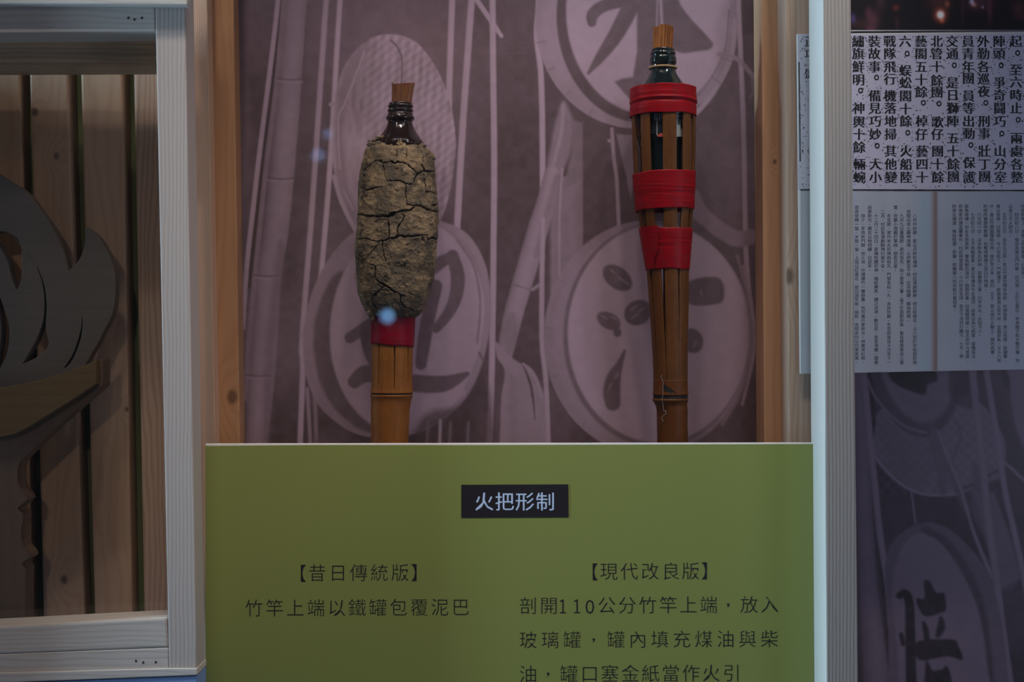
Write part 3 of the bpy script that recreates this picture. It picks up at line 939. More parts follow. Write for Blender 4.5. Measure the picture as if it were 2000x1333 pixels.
sheet('newspaper_print', 1559, 67, 2150, 371, 4, news_rgb, ND, M['print'], news)
sheet('book_page_print', 1564, 374.5, 2150, 730.5, 1.5, page_rgb, ND, M['print'], news, -0.0205)

photo = thing('night_photo_board', 'black night photo with glowing orange lights above the newspaper board', 'photo board', tuple(W(1850, 60, 1.67)))
slab('foam_board', [(1590, -260), (2150, -260), (2150, 58), (1590, 61)], 1.672, 1.678, M['white_core'], photo, 0)


def night_rgb(X, Y):
    c = np.zeros(X.shape + (3,)) + np.array([0.009, 0.006, 0.008])
    for x, y, sx, sy, col in ((1705, 38, 11, 16, (0.10, 0.03, 0.04)), (1696, 24, 6, 10, (0.07, 0.02, 0.03)), (1700, 58, 10, 8, (0.09, 0.025, 0.05)), (1666, 36, 5, 8, (0.08, 0.05, 0.16)),
                              (1750, 15, 6, 5, (0.14, 0.02, 0.02)), (1680, 46, 20, 10, (0.035, 0.015, 0.012)), (1752, 46, 4, 14, (0.035, 0.008, 0.01)),
                              (1835, 0, 22, 18, (0.07, 0.02, 0.015)), (1850, 8, 4, 6, (0.30, 0.08, 0.05)), (1910, 6, 22, 14, (0.09, 0.025, 0.035)), (1933, 18, 5, 26, (0.09, 0.02, 0.03)),
                              (1898, 3, 3.5, 5, (0.55, 0.5, 0.75)), (1902, 9, 4, 4, (0.55, 0.25, 0.2)), (1919.5, 14, 2, 2.2, (0.4, 0.3, 0.4)), (1880, 16, 3, 30, (0.03, 0.01, 0.015)),
                              (1990, 18, 12, 14, (0.09, 0.025, 0.02)), (2000, 34, 14, 6, (0.06, 0.01, 0.01)), (1837, 29, 10, 11, (0.55, 0.10, 0.04)), (1840, 40, 4, 4, (0.6, 0.16, 0.08)),
                              (1837, 29, 5.0, 5.6, (2.2, 1.9, 1.7)), (1720, 0, 9, 20, (0.04, 0.015, 0.02)), (1960, -40, 60, 30, (0.1, 0.03, 0.03)), (1700, -60, 40, 30, (0.08, 0.03, 0.03))):
        c = c + np.exp(-(((X - x) / sx) ** 2 + ((Y - y) / sy) ** 2))[..., None] * np.array(col)
    return c


sheet('night_photo_print', 1592, -258, 2150, 58.5, 1.5, night_rgb, 1.6717, M['print'], photo)
# ------------------------------------------------------------------ the two torches
TD = 1.725                        # distance of both torch axes


def axis1(y):
    return 761.0 + (865 - y) * 26.0 / 700.0


def axis2(y):
    return 1312.5 - (865 - y) * 16.5 / 760.0


def turned(name, ys, rs, mat, parent, axis, seg=64, caps=True, fn=None, th=None, smooth=True, centre=None, yfn=None):
    """surface of revolution about a leaning axis; fn(theta, ypx, r) may change the radius in px"""
    ys = np.asarray(ys, float)
    rs = np.asarray(rs, float)
    if th is None:
        th = np.linspace(-math.pi, math.pi, seg, endpoint=False)
    seg = len(th)
    T, Yp = np.meshgrid(th, ys)
    R = np.repeat(rs[:, None], seg, 1)
    if fn is not None:
        R = fn(T, Yp, R)
    if yfn is not None:
        Yp = Yp + yfn(T, Yp)
    Cx = np.vectorize(axis)(ys)[:, None] if centre is None else np.asarray(centre)[:, None]
    Xp = Cx + R * np.sin(T)
    X = (Xp - 1000) * TD / F
    Y = TD - R * np.cos(T) * TD / F
    Z = CZ - (Yp - 666.5) * TD / F
    v = np.stack([X, Y, Z], -1).reshape(-1, 3)
    n = len(ys)
    idx = np.arange(n * seg).reshape(n, seg)
    nx = np.roll(idx, -1, 1)
    f = np.stack([idx[:-1], idx[1:], nx[1:], nx[:-1]], -1).reshape(-1, 4).tolist()
    if caps:
        f = f + [idx[0].tolist(), idx[-1][::-1].tolist()]
    return mobj(name, v, f, mat, parent, smooth)


def seen(px, py, R, T):
    """where a point of a round body (pixel frame of its axis plane) appears: its front is nearer than its axis"""
    m = 1.0 / (1.0 - R * np.cos(T) / F)
    return 1000.0 + (px - 1000.0) * m, 666.5 + (py - 666.5) * m


def face_angle(px, c, r):
    """angle on a round body of radius r about c at which the point seen at px lies"""
    t = 0.0
    for _ in range(12):
        m = 1.0 / (1.0 - r * math.cos(t) / F)
        t = math.asin(max(-0.985, min(0.985, (1000.0 + (px - 1000.0) / m - c) / r)))
    return t


def on_face(px, py, c, r, lift=0.0):
    """world point on the round body that is seen at px, py"""
    t = face_angle(px, c, r)
    m = 1.0 / (1.0 - r * math.cos(t) / F)
    y = 666.5 + (py - 666.5) / m
    w = W(c + (r + lift) * math.sin(t), y, TD)
    return (w.x, TD - (r + lift) * math.cos(t) * TD / F, w.z)


def interp(table, ys):
    t = sorted(table)
    return np.interp(ys, [a for a, _ in t], [b for _, b in t])


def smooth_interp(table, ys):
    t = np.array(sorted(table), float)
    q = catmull(t, 8)
    return np.interp(ys, q[:, 0], q[:, 1])


def seg_carve(px, py, polys):
    """depth 0..1 of the carved crack lines at pixel positions"""
    out = np.zeros(px.shape)
    for pts, wd, dp in polys:
        p = np.array(pts, float)
        lo, hi = p.min(0) - 6, p.max(0) + 6
        m = (px > lo[0]) & (px < hi[0]) & (py > lo[1]) & (py < hi[1])
        if not m.any():
            continue
        x, y = px[m], py[m]
        x = x + 2.2 * (vnoise(x, y, 7, 31) - 0.5) + 1.7 * (vnoise(x, y, 2.4, 32) - 0.5)
        y = y + 3.0 * (vnoise(x, y, 8, 33) - 0.5) + 2.0 * (vnoise(x, y, 2.4, 34) - 0.5)
        best = np.full(x.shape, 1e9)
        n = len(p) - 1
        for i, (a, b) in enumerate(zip(p[:-1], p[1:])):
            d = b - a
            l2 = max(d @ d, 1e-9)
            t = np.clip(((x - a[0]) * d[0] + (y - a[1]) * d[1]) / l2, 0, 1)
            u = (i + t) / n
            w = wd * (0.35 + 0.65 * np.sin(np.clip(u, 0.03, 0.97) * math.pi)) * 0.5 * (0.25 + 1.0 * vnoise(x, y, 5, 35))
            best = np.minimum(best, np.hypot(x - a[0] - t * d[0], y - a[1] - t * d[1]) - w)
        out[m] = np.maximum(out[m], dp * np.clip(1.0 - (best + 0.2) / 0.9, 0, 1))
    return out


POLE_END = 666.5 + (CZ - SHZ) * F / TD

# ---- clay torch -------------------------------------------------------------
t1 = thing('bamboo_torch', 'old-style bamboo torch with a cracked grey mud head and a brown paper plug', 'torch',
           tuple(W(axis1(POLE_END), POLE_END, TD)), 'torches on show')

# pole: upper split section, node, lower section
y1 = np.concatenate([np.arange(640, 764, 1.0), np.arange(764, 780, 0.5), np.arange(780, 876, 3.0), np.linspace(876, POLE_END, 14)])
r1 = smooth_interp([(640, 40.5), (690, 40.2), (730, 39.8), (750, 40.2), (760, 40.8), (765, 41.6), (767.5, 41.6), (768.6, 39.8), (770.2, 39.6), (771.4, 41.4), (774, 41.6),
                    (778, 40.2), (786, 38.9), (810, 37.8), (840, 37.0), (866, 36.6), (1000, 36.5), (1600, 37), (POLE_END, 37)], y1)
splits1 = [([(739.5, 640), (739, 690), (737.5, 752)], 1.5, 1.0), ([(770.5, 640), (769.5, 700), (768, 758)], 2.6, 1.0), ([(797, 640), (796.5, 700), (795.5, 745)], 1.4, 1.0)]


def pole1_fn(T, Y, R):
    tilt = 1.6 * np.sin(T) * np.exp(-((Y - 770) / 14.0) ** 2)
    Px, _ = seen(765.0 + (Y - 700) * -0.03 + R * np.sin(T), Y, R, T)
    c = np.where(np.cos(T) > 0, 1, 0)
    wv = np.zeros(R.shape)
    for pts, wd, dp in splits1:
        p = np.array(pts)
        xx = np.interp(Y, p[:, 1], p[:, 0])
        w = wd * np.clip((p[-1, 1] - Y) / 110.0, 0, 1) * 0.5 + 0.1
        wv = np.maximum(wv, np.where(Y < p[-1, 1], np.clip(1 - (np.abs(Px - xx) - w) / 0.6, 0, 1), 0))
    return R + 0.4 * (vnoise(T * 20, Y, 30, 41) - 0.5) - 5.0 * wv * c


fr = np.linspace(-1.55, 1.55, 420)
bk = np.linspace(1.62, 2 * math.pi - 1.62, 40)
turned('bamboo_pole', y1, r1, M['bamboo1'], t1, axis1, fn=pole1_fn, th=np.concatenate([fr, bk]),
       centre=interp([(600, 767.5), (680, 766.2), (770, 765.2), (800, 762.5), (865, 761.3), (POLE_END, 758)], y1))


def ring_line(name, y, r, hw, mat, parent, cx, amp=0.8, a0=-math.pi, a1=math.pi, seed=1):
    """thin dark line inked around a pole"""
    th = np.linspace(a0, a1, 120)
    vs, fs = [], []
    for i, a in enumerate(th):
        jit = amp * (vnoise(np.array([a * 10]), np.array([0.0]), 3, seed)[0] - 0.5)
        for s in (-1, 1):
            rr = r
            w = W(cx + rr * math.sin(a), y + jit + s * hw * (0.6 + 0.8 * vnoise(np.array([a * 14]), np.array([5.0]), 3, seed + 1)[0]), TD)
            vs.append((w.x, TD - rr * math.cos(a) * TD / F, w.z))
    for i in range(len(th) - 1):
        fs.append([2 * i, 2 * i + 1, 2 * i + 3, 2 * i + 2])
    return mobj(name, vs, fs, mat, parent, True)


ring_line('node_line', 769.6, 40.3, 1.1, M['soot'], t1, 765.2)


def tape_band(name, ytop, ybot, rtop, rbot, mat, parent, ctop, cbot, jag=1.0, seed=1, tilt=0.0, creases=(), poly=None, thick=1.6):
    """a wound band of tape: double-walled, wrinkled, with slightly ragged rims"""
    th = np.linspace(-math.pi, math.pi, 240, endpoint=False)
    n = 34
    vv = []
    for side in (0, 1):
        U, T = np.meshgrid(np.linspace(0, 1, n), th, indexing='ij')
        top = ytop + jag * 3.2 * (vnoise(T * 14, T * 0, 7, seed) - 0.5) + tilt * np.sin(T)
        bot = ybot + jag * 4.4 * (vnoise(T * 14, T * 0 + 9, 8, seed + 1) - 0.5) + tilt * np.sin(T)
        Y = top + (bot - top) * U
        R = rtop + (rbot - rtop) * U
        if poly:
            k = math.pi * 2 / poly
            a = np.mod(T + 0.19, k) - k / 2
            R = R * (1 - 0.28 * (1 - math.cos(k / 2) / np.cos(a)))
        R = R + 0.7 * (vnoise(T * 9, Y, 9, seed + 2) - 0.5)
        for cy, ch, cw in creases:
            yy = cy + 2.0 * np.sin(T * 1.3 + seed) + 1.5 * (vnoise(T * 8, T * 0, 6, seed + 3) - 0.5)
            k = (0.55 + 0.9 * vnoise(T * 8, T * 0 + 4, 6, seed + 4))
            R = R + ch * k * np.exp(-((Y - yy) / cw) ** 2)
        if side:
            R = R - thick
        C = ctop + (cbot - ctop) * U
        P = np.stack([(C + R * np.sin(T) - 1000) * TD / F, TD - R * np.cos(T) * TD / F, CZ - (Y - 666.5) * TD / F], -1)
        vv.append(P.reshape(-1, 3))
    s = len(th)
    fs = []
    idx = np.arange(n * s).reshape(n, s)
    nx = np.roll(idx, -1, 1)
    o = n * s
    a = np.stack([idx[:-1], idx[1:], nx[1:], nx[:-1]], -1).reshape(-1, 4)
    b = a[:, ::-1] + o
    e0 = np.stack([idx[0], nx[0], nx[0] + o, idx[0] + o], -1)
    e1 = np.stack([idx[-1], idx[-1] + o, nx[-1] + o, nx[-1]], -1)
    fs = np.concatenate([a, b, e0, e1]).tolist()
    return mobj(name, np.concatenate(vv), fs, mat, parent, True)


tape_band('red_tape', 592, 674.5, 44.5, 42.2, M['tape_dark'], t1, 768.6, 766.2, 0.35, 3, 3.2, ((616, 0.9, 1.0), (622, -0.6, 1.5)))

# cracked mud head
CL_Y = [290, 293, 297, 308, 322, 340, 366, 379, 419, 432, 466, 480, 500, 525, 547, 570, 590, 606, 616, 624]
CL_L = [719, 713, 711, 709, 705, 703.5, 701, 700.5, 698, 697, 694, 691.5, 692, 694.5, 696, 699, 705, 712, 720, 733]
CL_R = [832, 838, 842, 848, 849.5, 851, 853.5, 855, 857, 857, 856, 854, 853.5, 850, 847, 841, 834, 828, 820, 808]
cy = np.concatenate([np.arange(290, 300, 0.6), np.arange(300, 600, 0.75), np.arange(600, 624.1, 0.6)])
cl = np.interp(cy, CL_Y, CL_L)
cr = np.interp(cy, CL_Y, CL_R)


def zz(pts, ox, oy, k=6.665):
    return [(ox + x / k, oy + y / k) for x, y in pts]


A, B = (680, 250), (680, 440)
CR = [
    (zz([(150, 770), (185, 740), (200, 640), (215, 530), (240, 505), (300, 465), (340, 435), (430, 410)], *A), 1.8, 0.8),
    (zz([(400, 430), (470, 455), (560, 440), (620, 455), (660, 440), (740, 455), (800, 490), (860, 545), (910, 595)], *A), 2.2, 0.9),
    (zz([(910, 595), (950, 590), (990, 555), (1060, 570), (1130, 560)], *A), 4.0, 1.0),
    (zz([(915, 600), (880, 640), (855, 715)], *A), 2.0, 0.8),
    (zz([(440, 455), (465, 590), (495, 690)], *A), 1.0, 0.6),
    (zz([(495, 690), (560, 685), (640, 680), (700, 705), (760, 715), (830, 730)], *A), 1.8, 0.8),
    (zz([(745, 730), (755, 800), (745, 860), (765, 930), (770, 1000)], *A), 1.4, 0.8),
    (zz([(110, 1130), (250, 1145), (400, 1155), (520, 1140), (600, 1110), (700, 1080), (780, 1075), (860, 1035)], *A), 5.0, 1.0),
    (zz([(770, 1000), (860, 1005), (960, 1015), (1010, 1040), (1050, 1070), (1170, 1095)], *A), 3.6, 1.0),
    (zz([(515, 1165), (525, 1260), (532, 1370), (535, 1445)], *A), 2.2, 0.9),
    (zz([(700, 1120), (735, 1160), (690, 1230), (650, 1290), (640, 1350), (660, 1400)], *A), 1.6, 0.8),
    (zz([(150, 785), (250, 815), (330, 785), (440, 775)], *A), 1.8, 0.7),
    (zz([(980, 600), (1015, 730), (1025, 830), (1080, 835), (1165, 875)], *A), 1.4, 0.8),
    (zz([(640, 290), (632, 390)], *A), 0.9, 0.5), (zz([(765, 290), (762, 380)], *A), 0.9, 0.5), (zz([(950, 300), (982, 350), (985, 440)], *A), 0.9, 0.5),
    (zz([(955, 480), (1000, 540)], *A), 2.0, 0.8), (zz([(945, 950), (955, 990)], *A), 1.2, 0.6), (zz([(1100, 1000), (1180, 1010)], *A), 3.5, 0.8),
    (zz([(1035, 390), (1040, 350), (1070, 335)], *A), 1.0, 0.6), (zz([(300, 210), (330, 170)], *A), 2.5, 0.6),
    (zz([(190, 0), (190, 160)], *B), 1.2, 0.6),
    (zz([(100, 195), (190, 165), (210, 175), (330, 200), (440, 210), (490, 185)], *B), 1.7, 0.9),
    (zz([(430, 210), (500, 180), (560, 170), (640, 150), (700, 145), (850, 145), (960, 135), (1040, 130)], *B), 4.0, 1.0),
    (zz([(1030, 140), (1050, 180), (1100, 155), (1175, 190)], *B), 4.0, 1.0),
    (zz([(440, 220), (445, 300), (465, 400), (490, 450), (485, 470)], *B), 1.3, 0.8),
    (zz([(400, 215), (390, 255), (330, 310), (280, 370), (220, 460)], *B), 0.9, 0.6),
    (zz([(280, 505), (350, 545), (350, 620), (340, 680), (400, 740), (470, 780), (540, 810), (600, 870), (680, 905), (740, 910)], *B), 3.2, 1.0),
    (zz([(470, 790), (420, 840), (360, 870), (320, 920), (308, 975)], *B), 3.4, 1.0),
    (zz([(685, 910), (690, 970), (710, 1040), (780, 1080), (870, 1110)], *B), 2.2, 0.9),
    (zz([(790, 880), (830, 900), (870, 910)], *B), 1.6, 0.7), (zz([(980, 160), (960, 180), (1000, 200)], *B), 2.6, 0.8),
    (zz([(95, 420), (140, 460)], *B), 1.6, 0.6), (zz([(735, 490), (735, 530)], *B), 1.0, 0.5), (zz([(150, 930), (230, 930)], *B), 1.0, 0.5),
    (zz([(320, 1000), (345, 1060), (380, 1080)], *B), 3.0, 0.9),
]


def clay_fn(T, Y, R):
    C = np.interp(Y, CL_Y, (np.array(CL_L) + np.array(CL_R)) / 2.0)
    Px, Py = seen(C + R * np.sin(T), Y, R, T)
    Px = np.where(np.cos(T) >= 0, Px, 2 * C - (C + R * np.sin(T)))
    S = T * 70.0
    n = 2.6 * (vnoise(S, Y, 26, 51) - 0.5) + 1.9 * (vnoise(S, Y, 11, 52) - 0.5) + 1.1 * (vnoise(S, Y, 5, 53) - 0.5) + 0.7 * (vnoise(S, Y, 2.4, 54) - 0.5)
    rid = 1 - 2 * np.abs(vnoise(S, Y * 1.7, 18, 57) - 0.5)
    n = n + 1.1 * (rid - 0.6) * np.clip((vnoise(S, Y, 40, 58) - 0.3) * 3, 0, 1)
    n = n + 0.5 * (vnoise(S * 0.45, Y * 1.6, 5.5, 59) - 0.5) + 0.45 * (vnoise(S, Y, 1.5, 60) - 0.5)
    k = seg_carve(Px, Py, CR)
    pit = np.clip((vnoise(S, Y, 4.2, 55) - 0.80) * 5, 0, 1) * np.clip((vnoise(S, Y, 30, 56) - 0.35) * 3, 0, 1)
    # plates curl outward a little along the wide cracks
    return R + n - 11.0 * k - 1.6 * pit - 0.8


fr = np.linspace(-1.60, 1.60, 520)
bk = np.linspace(1.66, 2 * math.pi - 1.66, 110)


def rim_teeth(T, Y):
    k = np.clip((299 - Y) / 9.0, 0, 1)
    t = 7.0 * (vnoise(T * 70, T * 0, 11, 71) - 0.55) + 4.5 * (vnoise(T * 70, T * 0 + 3, 4, 72) - 0.5)
    return -k * t


cy = np.concatenate([[290.3, 290.0], cy])
cl = np.concatenate([[cl[0] + 13, cl[0] + 5], cl])
cr = np.concatenate([[cr[0] - 13, cr[0] - 5], cr])
clay = turned('mud_head', cy, (cr - cl) / 2, M['clay'], t1, axis1, fn=clay_fn, th=np.concatenate([fr, bk]), centre=(cl + cr) / 2, yfn=rim_teeth, caps=False)


def lump(name, blobs, mat, parent, seed=1):
    """small crumbs of clay pressed on a surface: (x px, y px, radius px, depth offset px)"""
    parts = []
    for k, (x, y, r, dz) in enumerate(blobs):
        bm = bmesh.new()
        bmesh.ops.create_icosphere(bm, subdivisions=3, radius=1.0)
        rs = np.random.RandomState(seed + k)
        ph = rs.rand(6) * 6
        c = W(x, y, TD)
        q = TD / F
        vs = []
        for v in bm.verts:
            a = 1 + 0.22 * math.sin(v.co.x * 4 + ph[0]) * math.sin(v.co.z * 5 + ph[1]) + 0.16 * math.sin(v.co.y * 7 + ph[2]) * math.sin(v.co.x * 8 + ph[3]) + 0.08 * math.sin(v.co.z * 15 + ph[4])
            rx, rz = (r if np.isscalar(r) else r[0]), (r if np.isscalar(r) else r[1])
            vs.append((c.x + v.co.x * a * rx * q, TD + (dz + v.co.y * a * min(rx, rz) * 0.7) * q, c.z + v.co.z * a * rz * q))
        bm.verts.index_update()
        parts.append((vs, [[v.index for v in f.verts] for f in bm.faces]))
        bm.free()
    vs, fs = bulk(parts)
    return mobj(name, vs, fs, mat, parent, True)


for k_, blob in enumerate([(727, 612, (6.5, 8), -33), (731, 622, (4.5, 7), -33), (741, 612, (6, 6), -36), (786, 612, (18, 8), -40), (760, 609, (16, 6), -40), (805, 605, (11, 8), -30),
                    (726, 283, (7, 7), -18), (738, 278, (9, 5), -22), (751, 272, (13, 3), -28), (731, 287, (10, 6), -28), (785, 288, (7, 8), -47), (742, 289, (11, 7), -40),
                    (826, 290, (8, 5), -28), (844, 308, (6, 10), -10), (806, 293, (14, 4), -46)]):
    lump('mud_crumb', [blob], M['clay'], t1, 5 + k_)

# bottle in the mud head
by = np.array([200.5, 200.8, 201.5, 203, 205.5, 206.6, 207.8, 209.5, 212, 213.8, 214.8, 216, 218.5, 220.3, 221.3, 223, 225.5, 227.5, 229, 231.5, 233.5, 235.5, 237, 239,
               243, 248, 253, 258, 263, 268, 273, 278, 284, 292, 320, 540, 545])
br = np.array([17.5, 20.5, 22.4, 23.2, 23.2, 24.8, 25.3, 24.8, 23.4, 23.4, 25.0, 25.8, 25.2, 23.9, 23.9, 25.0, 25.6, 26.4, 27.6, 28.2, 27.8, 26.2, 24.6, 24.1,
               25.2, 27.2, 29.8, 32.8, 36.2, 39.8, 43.6, 47.0, 49.2, 50.0, 50.5, 50, 40])
yy = np.linspace(200.5, 300, 220)
yy = np.concatenate([yy, [320, 540, 548]])
turned('glass_bottle', yy, np.interp(yy, by, br), M['brown_glass'], t1, lambda y: 781.5 + (240 - y) * 0.03, seg=96)


def sheets(name, strips, ybot, mat, parent, dep=0.0):
    """stiff folded paper: each strip is (x0, x1 at the base, x0, x1 at the top, y top, depth offset px, thickness px)"""
    parts = []
    q = TD / F
    for k, (a0, a1, b0, b1, yt, dz, tk) in enumerate(strips):
        vs, fs = [], []
        n, m = 9, 5
        for side in (0, 1):
            for i in range(n):
                u = i / (n - 1)
                for j in range(m):
                    s = j / (m - 1)
                    x = (a0 + (a1 - a0) * s) * (1 - u) + (b0 + (b1 - b0) * s) * u
                    y = ybot + (yt + 1.2 * math.sin(3 * s + k) - ybot) * u
                    bend = 1.2 * math.sin(s * math.pi) + 1.6 * u * u
                    w = W(x, y, TD)
                    vs.append((w.x, TD + (dz - bend + (tk if side else 0)) * q, w.z))
        o = n * m
        for i in range(n - 1):
            for j in range(m - 1):
                p = i * m + j
                fs.append([p, p + 1, p + m + 1, p + m])
                fs.append([o + p, o + p + m, o + p + m + 1, o + p + 1])
        rim = [j for j in range(m)] + [i * m + m - 1 for i in range(1, n)] + [(n - 1) * m + j for j in range(m - 2, -1, -1)] + [i * m for i in range(n - 2, 0, -1)]
        for p, r in zip(rim, rim[1:] + rim[:1]):
            fs.append([p, o + p, o + r, r])
        parts.append((vs, fs))
    vs, fs = bulk(parts)
    return mobj(name, vs, fs, mat, parent)


sheets('paper_plug', [(766.2, 802, 766.5, 809.5, 166.5, -11, 5), (766, 803, 765.5, 810, 164.2, -5.5, 5), (767, 803, 767, 808, 163.4, 0, 5), (768, 801, 769, 806, 165, 5.5, 5),
                      (766.0, 770, 766.2, 769.5, 164.5, -12.5, 3), (796, 803, 802, 810.3, 167.0, -12.5, 3), (776, 784, 777, 786, 165.2, -12.3, 2)], 204, M['wick1'], t1)

# ---- split bamboo torch ------------------------------------------------------
t2 = thing('bamboo_torch', 'improved bamboo torch of split slats bound with three red tapes around a dark bottle', 'torch',
           tuple(W(axis2(POLE_END), POLE_END, TD)), 'torches on show')
y2 = np.concatenate([np.arange(742, 770, 1.5), np.arange(770, 800, 0.6), np.arange(800, 880, 4.0), np.linspace(880, POLE_END, 14)])
r2 = smooth_interp([(742, 33.4), (750, 33.6), (762, 33.9), (769, 34.8), (771.2, 34.8), (772.4, 32.6), (778, 32.6), (779.4, 34.8), (782, 35.2), (785, 33.6), (790, 31.6), (797, 30.6),
                    (820, 30.0), (866, 29.8), (1100, 30.5), (POLE_END, 31)], y2)


def pole2_fn(T, Y, R):
    step = np.where((Y < 770), 1.0 * (vnoise(T * 10, Y * 0, 5, 61) - 0.5), 0)
    return R + 0.4 * (vnoise(T * 15, Y, 25, 62) - 0.5) + step * 0.3


turned('bamboo_pole', y2, r2, M['bamboo2'], t2, axis2, fn=pole2_fn, seg=120,
       centre=interp([(742, 1309.6), (770, 1309.6), (782, 1309), (800, 1312.6), (865, 1313.5), (POLE_END, 1318)], y2))
ring_line('node_line', 775.3, 33.6, 3.0, M['soot'], t2, 1309.6, 1.2, seed=9)


def skin_patch(name, pts, r, cx, mat, parent):
    """irregular stain lying on the round pole: polygon in px"""
    q = np.array(pts, float)
    bm = bmesh.new()
    vs = []
    for x, y in q:
        vs.append(on_face(x, y, cx, r, 0.25))
    bm.free()
    return mobj(name, vs, [list(range(len(vs)))], mat, parent)


skin_patch('scorch_mark', [(1296.5, 751), (1299, 752), (1302, 755), (1306, 756), (1308, 759), (1312, 760), (1314, 763), (1318, 765), (1320, 768), (1317, 770.5), (1309, 769),
                           (1306, 766), (1301, 765), (1297, 764), (1296, 758)], 34.6, 1309.6, M['soot'], t2)

# slats: (angle at the top, width px); the base angles tile the pole
SL = [(1308.6, 27.0), (1343.0, 21.5), (1357.0, 16.5), (97, 20), (124, 20), (165.5, 24), (-144.5, 22), (-112, 20), (1236.5, 19.5), (1259.6, 21.5)]
SL = [(math.degrees(face_angle(a, 1296.6, 62.2)) if a > 500 else a, w) for a, w in SL]
tot = sum(w for _, w in SL)
base, acc = [], None
ang = 2.0 - (SL[0][1] / tot) * 180
for a, w in SL:
    span = w / tot * 360
    base.append((ang + span / 2, span))
    ang += span
R_T = [(168, 62.5), (200, 63), (280, 62.2), (335, 60.2), (360, 59), (400, 56), (447, 50), (490, 45.8), (532, 41.4), (600, 38.4), (650, 36), (700, 34.2), (748, 33.2)]
C_T = [(168, 1295.5), (335, 1297.2), (400, 1299), (447, 1300.5), (532, 1304.4), (600, 1306.5), (700, 1309), (748, 1309.6)]
ysl = np.concatenate([np.linspace(177, 330, 12), np.linspace(350, 560, 16), np.linspace(580, 749, 14)])
for k, ((a_top, w), (a_base, span)) in enumerate(zip(SL, base)):
    if a_base - a_top > 180:
        a_base -= 360
    vs, fs = [], []
    m = 7
    for y in ysl:
        R = smooth_interp(R_T, [y])[0]
        c = smooth_interp(C_T, [y])[0]
        u = np.clip((y - 430) / (749 - 430), 0, 1)
        u = u ** 0.8
        ctr = math.radians(a_top * (1 - u) + a_base * u)
        hw = min(w / 2 / R, math.radians(span) / 2 - 0.012)
        for th_, row in ((0.0, range(m)), (4.2, range(m - 1, -1, -1))):
            for j in row:
                t = ctr + (2 * j / (m - 1) - 1) * hw
                edge = 0.5 if j in (0, m - 1) and th_ == 0 else 0.0
                rr = R - th_ - edge
                ww = W(c + rr * math.sin(t), y, TD)
                vs.append((ww.x, TD - rr * math.cos(t) * TD / F, ww.z))
    r_ = 2 * m
    for i in range(len(ysl) - 1):
        for j in range(r_):
            j2 = (j + 1) % r_
            fs.append([i * r_ + j, i * r_ + j2, (i + 1) * r_ + j2, (i + 1) * r_ + j])
    fs.append(list(range(r_))[::-1])
    fs.append([(len(ysl) - 1) * r_ + j for j in range(r_)])
    mobj('bamboo_slat', vs, fs, M['slat'], t2)

tape_band('red_tape', 173.5, 228.5, 65.2, 65.6, M['tape'], t2, 1295.4, 1295.6, 0.5, 11, 0.0, ((200, 1.6, 1.6), (206, -1.2, 1.6), (190, 0.6, 1.0)), 9)
tape_band('red_tape', 338.5, 411.5, 62.6, 57.6, M['tape'], t2, 1297.2, 1299.4, 1.0, 13, -3.0, ((367, 0.9, 1.0), (374, 0.8, 0.9), (381, -0.6, 1.2), (398, 0.5, 0.8)), 9)
tape_band('red_tape', 446.5, 526.5, 53.0, 43.6, M['tape'], t2, 1300.4, 1304.2, 1.4, 15, 0.0, ((465, 0.8, 1.0), (475, 1.0, 1.0), (488, 0.7, 0.9), (505, 0.7, 0.9)), 9)
# loose tape end on the lowest band
vs, fs = [], []
for i, v in enumerate(np.linspace(0, 1, 10)):
    y = 440 + 84 * v
    for j, s in enumerate(np.linspace(0, 1, 7)):
        xr = 1289 - 10 * abs(v - 0.35) / 0.65 + (6 * math.sin(v * 14)) * 0.4 - 3 * v
        xl = 1252 + 13 * v
        x = xl + (xr - xl) * s
        vs.append(on_face(x, y + 3 * (1 - s), 1300.4 + 3.8 * v, (53.0 + (43.6 - 53.0) * v) + 1.9, 0.5 * math.sin(v * 25 + s * 5)))
for i in range(9):
    for j in range(6):
        p = i * 7 + j
        fs.append([p, p + 1, p + 8, p + 7])
mobj('tape_end', vs, fs, M['tape'], t2, True)

# dark bottle inside the slats
b2 = [(95.5, 17.5), (95.8, 20.5), (96.8, 22.6), (99, 23.2), (102, 23.4), (103.5, 24.8), (105.5, 25.6), (107.5, 25.2), (109, 23.8), (110.5, 23.8), (112, 25.4), (114.5, 26.4), (122, 26.8),
      (124.5, 26.6), (126, 25.2), (128, 24.2), (134, 24.2), (139, 24.8), (144, 26.6), (149, 29.2), (154, 32.6), (159, 36.2), (163, 38.8), (168, 42.5), (176, 47.5), (186, 51.0), (196, 52.0),
      (262, 52.0), (274, 50.5), (290, 46.8), (310, 46.0), (390, 46.0), (397, 44), (400, 39)]
yb = np.concatenate([np.linspace(95.5, 170, 190), np.linspace(171, 400, 70)])
turned('glass_bottle', yb, interp(b2, yb), M['dark_glass'], t2, lambda y: 1294.6 + (y - 100) * 0.012, seg=96)
tape = [(225.0, 52.4), (226, 52.9), (266, 52.9), (269, 52.4)]
yl = np.linspace(182, 268, 24)
lab = turned('bottle_label', yl, np.full(24, 52.7), M['label'], t2, lambda y: 1294.6 + (y - 100) * 0.012, seg=96, caps=False)


def on_label(name, rects, mat, r=53.0):
    vs, fs = [], []
    for x0, x1, ya, yb_ in rects:
        n = 4
        k = len(vs)
        for i in range(n + 1):
            x = x0 + (x1 - x0) * i / n
            for y in (ya, yb_):
                vs.append(on_face(x, y, 1296.2, r))
        for i in range(n):
            fs.append([k + 2 * i, k + 2 * i + 1, k + 2 * i + 3, k + 2 * i + 2])
    o = mobj(name, vs, fs, mat, lab)
    return o


